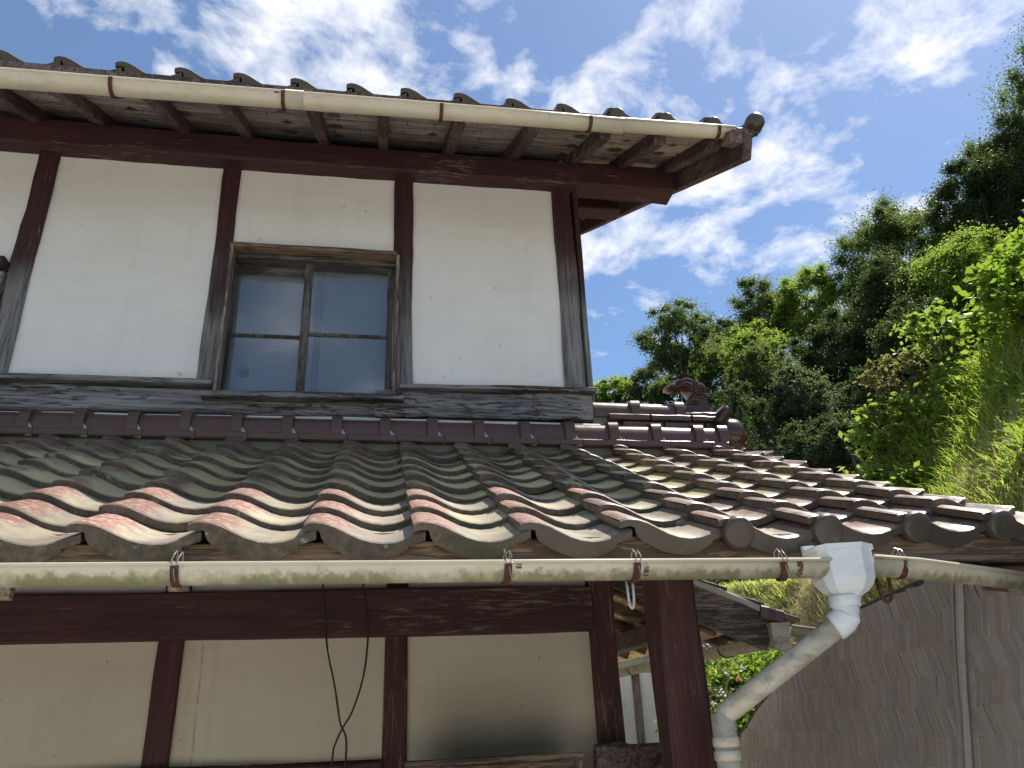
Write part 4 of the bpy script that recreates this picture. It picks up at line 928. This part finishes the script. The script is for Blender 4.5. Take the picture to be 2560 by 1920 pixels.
def tree(name, c, rx, rz, n, leaf, mt, label, clumps=95, shell=.72, cr=.30, trunk=None, group='trees on the wooded slope', lean=0, elong=1.7):
    base_z = float(hill_h(np.array(c[0]), np.array(c[1]))); base_z = min(base_z, c[2]-rz-1.0)
    o = empty(name, (c[0], c[1], base_z), label, 'tree', group)
    n = int(n*3.6); leaf *= .74
    P, tint, cen = crown_points(c, rx, rz, n, clumps, shell, cr)
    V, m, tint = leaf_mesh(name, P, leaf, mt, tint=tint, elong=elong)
    leaf_obj('crown', V, m, tint, mt, o, c)
    tr = trunk or .05*rx+.06
    hub = Vector((c[0]+lean, c[1], c[2]-rz*.35)); b = Vector((c[0]+lean*1.3, c[1], base_z-.2))
    gs = [tube([b, b.lerp(hub, .5)+Vector((random.uniform(-.2, .2), random.uniform(-.2, .2), 0)), hub], [tr*1.3, tr, tr*.7], 8)]
    for q in cen[rng.permutation(len(cen))[:16]]:
        s0 = b.lerp(hub, random.uniform(.65, 1)); e = Vector(q); gs.append(tube([s0, s0.lerp(e, .5)+Vector((0, 0, -.08*rz)), e], [tr*.45, tr*.26, tr*.08], 5))
    obj('trunk', join(*gs), BARK, o, True)
    return o
K = 2.2
def TR(x, y, z): return (x*K, y*K, z*K)
tree('broadleaf_tree', TR(6.9, 15.54, 8.05), 2.15, 2.5, 7000, .17, LF_MID, 'lone airy tree with a see-through crown standing left of the wood', 110, .62, .27, trunk=.13)
tree('broadleaf_tree', TR(12.07, 20.74, 11.7), 2.7, 3.0, 14000, .20, LF_MID, 'round tree on the skyline, its top level with the wooden post')
tree('broadleaf_tree', TR(10.11, 19.54, 9.9), 2.2, 2.6, 9000, .19, LF_DARK, 'small dark tree behind the lone airy tree')
tree('broadleaf_tree', TR(12.9, 19.04, 11.2), 2.5, 3.0, 13000, .20, LF_LITE, 'yellow-green tree between the two skyline domes')
tree('broadleaf_tree', TR(15.48, 18.34, 12.3), 4.0, 5.2, 30000, .21, LF_MID, 'tall domed tree, highest crown in the middle of the slope', 170, .75, .24, trunk=.22)
tree('broadleaf_tree', (42.4, 30.4, 31.5), 5.0, 8.8, 42000, .22, LF_MID, 'biggest tree, rising to the right edge of the view', 260, .55, .25, trunk=.26)
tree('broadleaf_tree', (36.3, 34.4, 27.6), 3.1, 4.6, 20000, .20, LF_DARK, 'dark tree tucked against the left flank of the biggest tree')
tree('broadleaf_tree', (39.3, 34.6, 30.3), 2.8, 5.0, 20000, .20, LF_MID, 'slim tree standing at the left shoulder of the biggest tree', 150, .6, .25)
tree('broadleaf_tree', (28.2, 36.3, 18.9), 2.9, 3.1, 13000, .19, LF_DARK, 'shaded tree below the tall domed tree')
tree('broadleaf_tree', (29.1, 33.0, 18.9), 3.0, 3.3, 14000, .19, LF_MID, 'mid green tree right below the tall domed tree')
tree('broadleaf_tree', (19.8, 39.3, 18.2), 1.9, 2.5, 8000, .18, LF_MID, 'small tree filling the gap beside the lone airy tree')
tree('maple_tree', TR(13.3, 13.6, 8.9), 2.9, 2.8, 17000, .17, LF_LITE, 'bright green maple with layered branches above the grassy bank', 100, .7, .28, elong=1.4)
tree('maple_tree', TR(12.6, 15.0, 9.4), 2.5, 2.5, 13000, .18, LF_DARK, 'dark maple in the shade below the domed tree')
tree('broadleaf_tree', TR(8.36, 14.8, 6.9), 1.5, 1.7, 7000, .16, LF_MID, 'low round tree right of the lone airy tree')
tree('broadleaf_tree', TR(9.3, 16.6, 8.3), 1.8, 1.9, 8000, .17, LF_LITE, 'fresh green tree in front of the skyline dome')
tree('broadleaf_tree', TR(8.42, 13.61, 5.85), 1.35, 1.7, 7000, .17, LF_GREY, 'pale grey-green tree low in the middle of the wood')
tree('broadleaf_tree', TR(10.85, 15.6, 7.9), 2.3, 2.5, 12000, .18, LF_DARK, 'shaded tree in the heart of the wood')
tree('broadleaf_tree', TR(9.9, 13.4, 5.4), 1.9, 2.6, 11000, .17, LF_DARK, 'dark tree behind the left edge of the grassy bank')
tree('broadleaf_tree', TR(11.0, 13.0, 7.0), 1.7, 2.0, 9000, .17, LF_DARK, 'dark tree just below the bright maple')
tree('broadleaf_tree', TR(6.34, 18.97, 8.05), 1.6, 1.2, 5500, .18, LF_LITE, 'low light-green tree beside the house corner')
tree('broadleaf_tree', TR(6.9, 17.77, 7.9), 1.3, 1.3, 4500, .17, LF_GREY, 'pale thin tree behind the ridge ornament')
tree('broadleaf_tree', TR(7.25, 17.0, 7.3), 1.7, 1.35, 6000, .17, LF_MID, 'low tree filling the view under the beak of the ridge ornament')
tree('broadleaf_tree', TR(5.4, 18.9, 7.6), 1.4, 1.1, 4500, .18, LF_MID, 'low tree half hidden by the house corner')
tree('broadleaf_tree', TR(7.1, 13.6, 5.5), 1.2, 1.5, 6000, .15, LF_DARK, 'small dark tree right of the ridge ornament')
tree('broadleaf_tree', TR(7.6, 11.9, 4.2), 1.5, 1.4, 8000, .14, LF_DARK, 'dark low tree above the far end of the roof verge')
def cedar(c, h, r, label):
    o = empty('cedar_sapling', (c[0], c[1], c[2]-h*.5-.3), label, 'tree', 'trees on the wooded slope')
    P = []; T = []; gs = [tube([(c[0], c[1], c[2]-h*.5-.3), (c[0], c[1], c[2]+h*.5)], [.05, .008], 6)]
    for i in range(60):
        q = i/59; z = c[2]-h*.5+h*q; ln = r*(1-q)**.8+.05
        for k in range(4):
            a = i*2.4+k*PI/2; e = np.array([math.cos(a)*ln, math.sin(a)*ln, .18*ln]); s = rng.uniform(.1, 1, (14, 1))
            P.append(np.array([c[0], c[1], z])+e*s+rng.normal(size=(14, 3))*.035*(.4+ln)); T.append(.3+.5*s[:, 0])
    P = np.concatenate(P); T = np.concatenate(T)
    V, m, T = leaf_mesh('c', P, .10, LF_CED, tint=T, elong=3.2, flat=.1); leaf_obj('crown', V, m, T, LF_CED, o, c); obj('trunk', join(*gs), BARK, o)
cedar(TR(6.03, 11.52, 4.1), 3.0, .95, 'young cedar with a pointed top right of the ridge end tile')
# understory: leaf litter of shrubs that reads as one dark mass
n = 120000; a = np.radians(rng.uniform(12, 58, n)); rr = rng.uniform(24, 60, n); X = rr*np.sin(a); Y = rr*np.cos(a)
tall = np.clip((rr-32)/12, 0, 1)*np.clip((np.degrees(a)-25)/5, 0, 1)
Z = hill_h(X, Y)+rng.random(n)**1.2*(1.2+6.2*tall)*(.45+.55*np.sin(X*.9+1)**2*np.cos(Y*.7)**2)+.1
V, m, T = leaf_mesh('u', np.stack([X, Y, Z], 1), .26, LF_DARK, tint=rng.random(n)*.7)
leaf_obj('undergrowth', V, m, T, LF_DARK, None, (20, 35, 5), 'stuff')
for i, (x, y, lab) in enumerate(((17.3, 24.6, 'slanting bare trunk rising through the dark wood'), (19.5, 27.5, 'thin bare trunk leaning left in the dark wood'), (22.3, 26.4, 'pale thin trunk behind the left edge of the grassy bank'))):
    z = float(hill_h(np.array(x), np.array(y))); o = empty('bare_trunk', (x, y, z), lab, 'tree trunk', 'bare trunks in the wood')
    obj('trunk', tube([(x, y, z-.2), (x-.35, y, z+3), (x-.8, y+.3, z+4.8)], [.065, .05, .03], 7), BARK, o, True); 
# grass on the bank
def bank_sample(n, x0, x1, y0, y1):
    X = rng.uniform(x0, x1, n); Y = rng.uniform(y0, y1, n); return X, Y, bank_h(X, Y)
def blades(name, X, Y, Z, ln, w, mt, droop=.9, tint=None, lean=(-.22, -.06), kind='stuff'):
    n = len(X); B = np.stack([X, Y, Z-.02], 1); a = rng.uniform(0, 2*PI, n)
    out_ = np.stack([np.cos(a)*.55+lean[0], np.sin(a)*.55+lean[1], np.zeros(n)], 1)
    Lg = ln*rng.uniform(.5, 1.25, (n, 1)); s = np.stack([-out_[:, 1], out_[:, 0], np.zeros(n)], 1); s /= np.linalg.norm(s, axis=1)[:, None]+1e-6
    up_ = np.array([0, 0, 1.])
    p1 = B+up_*Lg*.45+out_*Lg*.15; p2 = B+up_*Lg*.72*(1-.12*droop)+out_*Lg*.45; p3 = B+up_*Lg*(.80-.28*droop*rng.random((n, 1)))+out_*Lg*.85
    W_ = w*rng.uniform(.7, 1.3, (n, 1))
    V = np.stack([B-s*W_*.4, B+s*W_*.4, p1+s*W_*.5, p1-s*W_*.5, p1-s*W_*.5, p1+s*W_*.5, p2+s*W_*.38, p2-s*W_*.38, p2-s*W_*.38, p2+s*W_*.38, p3+s*W_*.04, p3-s*W_*.04], 1).reshape(-1, 3)
    t = np.repeat(tint if tint is not None else rng.random(n), 3)
    return leaf_obj(name, V, 3*n, t, mt, None, (5.5, 5.5, 1.5), kind)
def tufts(nt_, per, x0, x1, y0, y1, spread):
    cx_, cy_ = rng.uniform(x0, x1, nt_), rng.uniform(y0, y1, nt_); pk = np.sin(cx_*2.3+cy_*1.1)+np.sin(cy_*3.1-cx_)+.9*rng.normal(size=nt_); k = (pk > -1.1) & ~((cx_ < 4.75) & (cy_ > 6.6)); cx_, cy_ = cx_[k], cy_[k]; m = len(cx_)
    X = np.repeat(cx_, per)+rng.normal(size=m*per)*spread; Y = np.repeat(cy_, per)+rng.normal(size=m*per)*spread
    return X, Y, bank_h(X, Y), np.clip(np.repeat(rng.random(m), per)*.7+rng.random(m*per)*.35, 0, 1)
X, Y, Z, T = tufts(1700, 24, 4.1, 8.2, 3.2, 7.6, .075); blades('tall_grass', X, Y, Z, .22, .009, LF_GRASS, tint=T)
X, Y, Z, T = tufts(560, 10, 4.5, 8.2, 3.4, 7.4, .06); blades('bamboo_grass', X, Y, Z, .24, .022, LF_BIG, .7, tint=T)
n = 42000; X, Y, Z = bank_sample(n, 4.3, 8.2, 3.2, 7.5); k = (np.sin(X*1.7-Y*1.9)+np.sin(Y*2.3+X*.6)+.6*rng.normal(size=n)+.8*(Z-2.2)) > .1; X, Y, Z = X[k], Y[k], Z[k]
V, m, T = leaf_mesh('w', np.stack([X, Y, Z+np.abs(rng.normal(size=len(X)))*(.10+.09*(Z > 2.4))+.02], 1), .082, LF_LITE); leaf_obj('bank_weeds', V, m, T, LF_LITE, None, (5.5, 5.5, 1.5), 'stuff')
X, Y, Z = bank_sample(5000, 3.9, 5.4, 3.0, 6.0); blades('dry_grass', X, Y, Z, .22, .008, LF_DRY, 1.2)
X, Y, Z = bank_sample(16000, 3.6, 4.9, 5.6, 9.5); blades('straw', X, Y, Z+.02, .20, .009, LF_DRY, 1.9)
X, Y, Z = bank_sample(2500, 4.2, 5.2, 8.0, 10.0); blades('far_bank_grass', X, Y, Z, .22, .014, LF_GRASS)
def shrub(name, c, r, n, size, mt, label, cat='shrub', clumps=26, elong=1.8, cr=.42, stem=True):
    z0 = max(-1.7, float(bank_h(np.array(c[0]), np.array(c[1])))); o = empty(name, (c[0], c[1], min(z0, c[2]-r*.6)), label, cat)
    P, T, cen = crown_points(c, r, r*.85, n, clumps, .8, cr); V, m, T = leaf_mesh(name, P, size, mt, tint=T, elong=elong, down=.1)
    leaf_obj('foliage', V, m, T, mt, o, c)
    b = Vector((c[0], c[1], min(z0, c[2]-r*.6)))
    obj('stems', join(*[tube([b, b.lerp(Vector(q), .55)+Vector((0, 0, .1*r)), Vector(q)], [.018, .010, .004], 5) for q in cen[:14]]), BARK, o)
    return o
shrub('broad_leaf_bush', (6.15, 5.75, 3.65), .62, 2000, .105, LF_BIG, 'bright bush of big rounded leaves on top of the bank', 'bush', 24, 1.9)
shrub('leafy_shrub', (5.05, 6.95, 1.95), .42, 1300, .085, LF_LITE, 'green shrub on the lower left edge of the bank')
shrub('leafy_shrub', (5.35, 7.2, 2.75), .40, 1300, .085, LF_LITE, 'green shrub halfway up the left edge of the bank')
shrub('leafy_shrub', (5.75, 7.25, 3.45), .38, 1000, .075, LF_RED, 'shrub with reddish young leaves on the upper left edge of the bank')
shrub('leafy_shrub', (6.5, 7.2, 4.05), .42, 1300, .09, LF_LITE, 'fern-like green shrub behind the big-leaved bush')
shrub('leafy_shrub', (7.2, 6.6, 4.55), .45, 1300, .10, LF_BIG, 'yellow-green shrub at the top right of the bank')
shrub('leafy_shrub', (4.95, 6.7, 1.45), .36, 1100, .08, LF_LITE, 'low green shrub where the bank meets the roof verge')
for x, y, lab in ((4.52, 4.75, 'yellow flower lowest on the bank, closest to the roof verge'), (4.70, 4.95, 'yellow flower highest of the close trio on the bank'), (4.50, 4.9, 'yellow flower in the middle of the close trio on the bank'), (4.62, 5.9, 'lone yellow flower left of the other three on the bank')):
    z = float(bank_h(np.array(x), np.array(y)))+.22
    o = empty('yellow_flower', (x, y, z-.24), lab, 'flower', 'yellow flowers in the grass')
    obj('bloom', lathe([(.002, z-.004), (.018, z), (.022, z+.006), (.010, z+.010), (.001, z+.011)], 'z', (x, y, 0), 10), YEL, o, True); obj('stem', tube([(x, y, z-.24), (x, y, z)], .003, 5), LF_GRASS, o)
az_b = shrub('azalea_bush', (3.12, 6.6, .12), .60, 6500, .045, LF_BIG, 'clipped azalea bush with pink and white flowers seen below the shed gutter', 'bush', 34, 1.7, .45)
for mt, nm, n in ((PINK, 'pink_flowers', 60), (WPET, 'white_flowers', 26)):
    u = rng.normal(size=(n, 3)); u /= np.linalg.norm(u, axis=1)[:, None]; u[:, 1] = -np.abs(u[:, 1])
    c0 = np.array((3.12, 6.6, .12)); pts = c0+u*np.array([.62, .62, .52])*(1.02)
    pts = np.repeat(pts, 5, 0)+rng.normal(size=(5*n, 3))*.013
    V, m, T = leaf_mesh(nm, pts, .034, mt, elong=1.2); o = leaf_obj(nm, V, m, T, mt, az_b, tuple(c0)); o['kind'] = 'stuff'
shrub('dark_hedge_shrub', (3.35, 7.0, -.1), .6, 4000, .07, LF_DARK, 'dark shrub beside the azalea bush', 'shrub', 26)
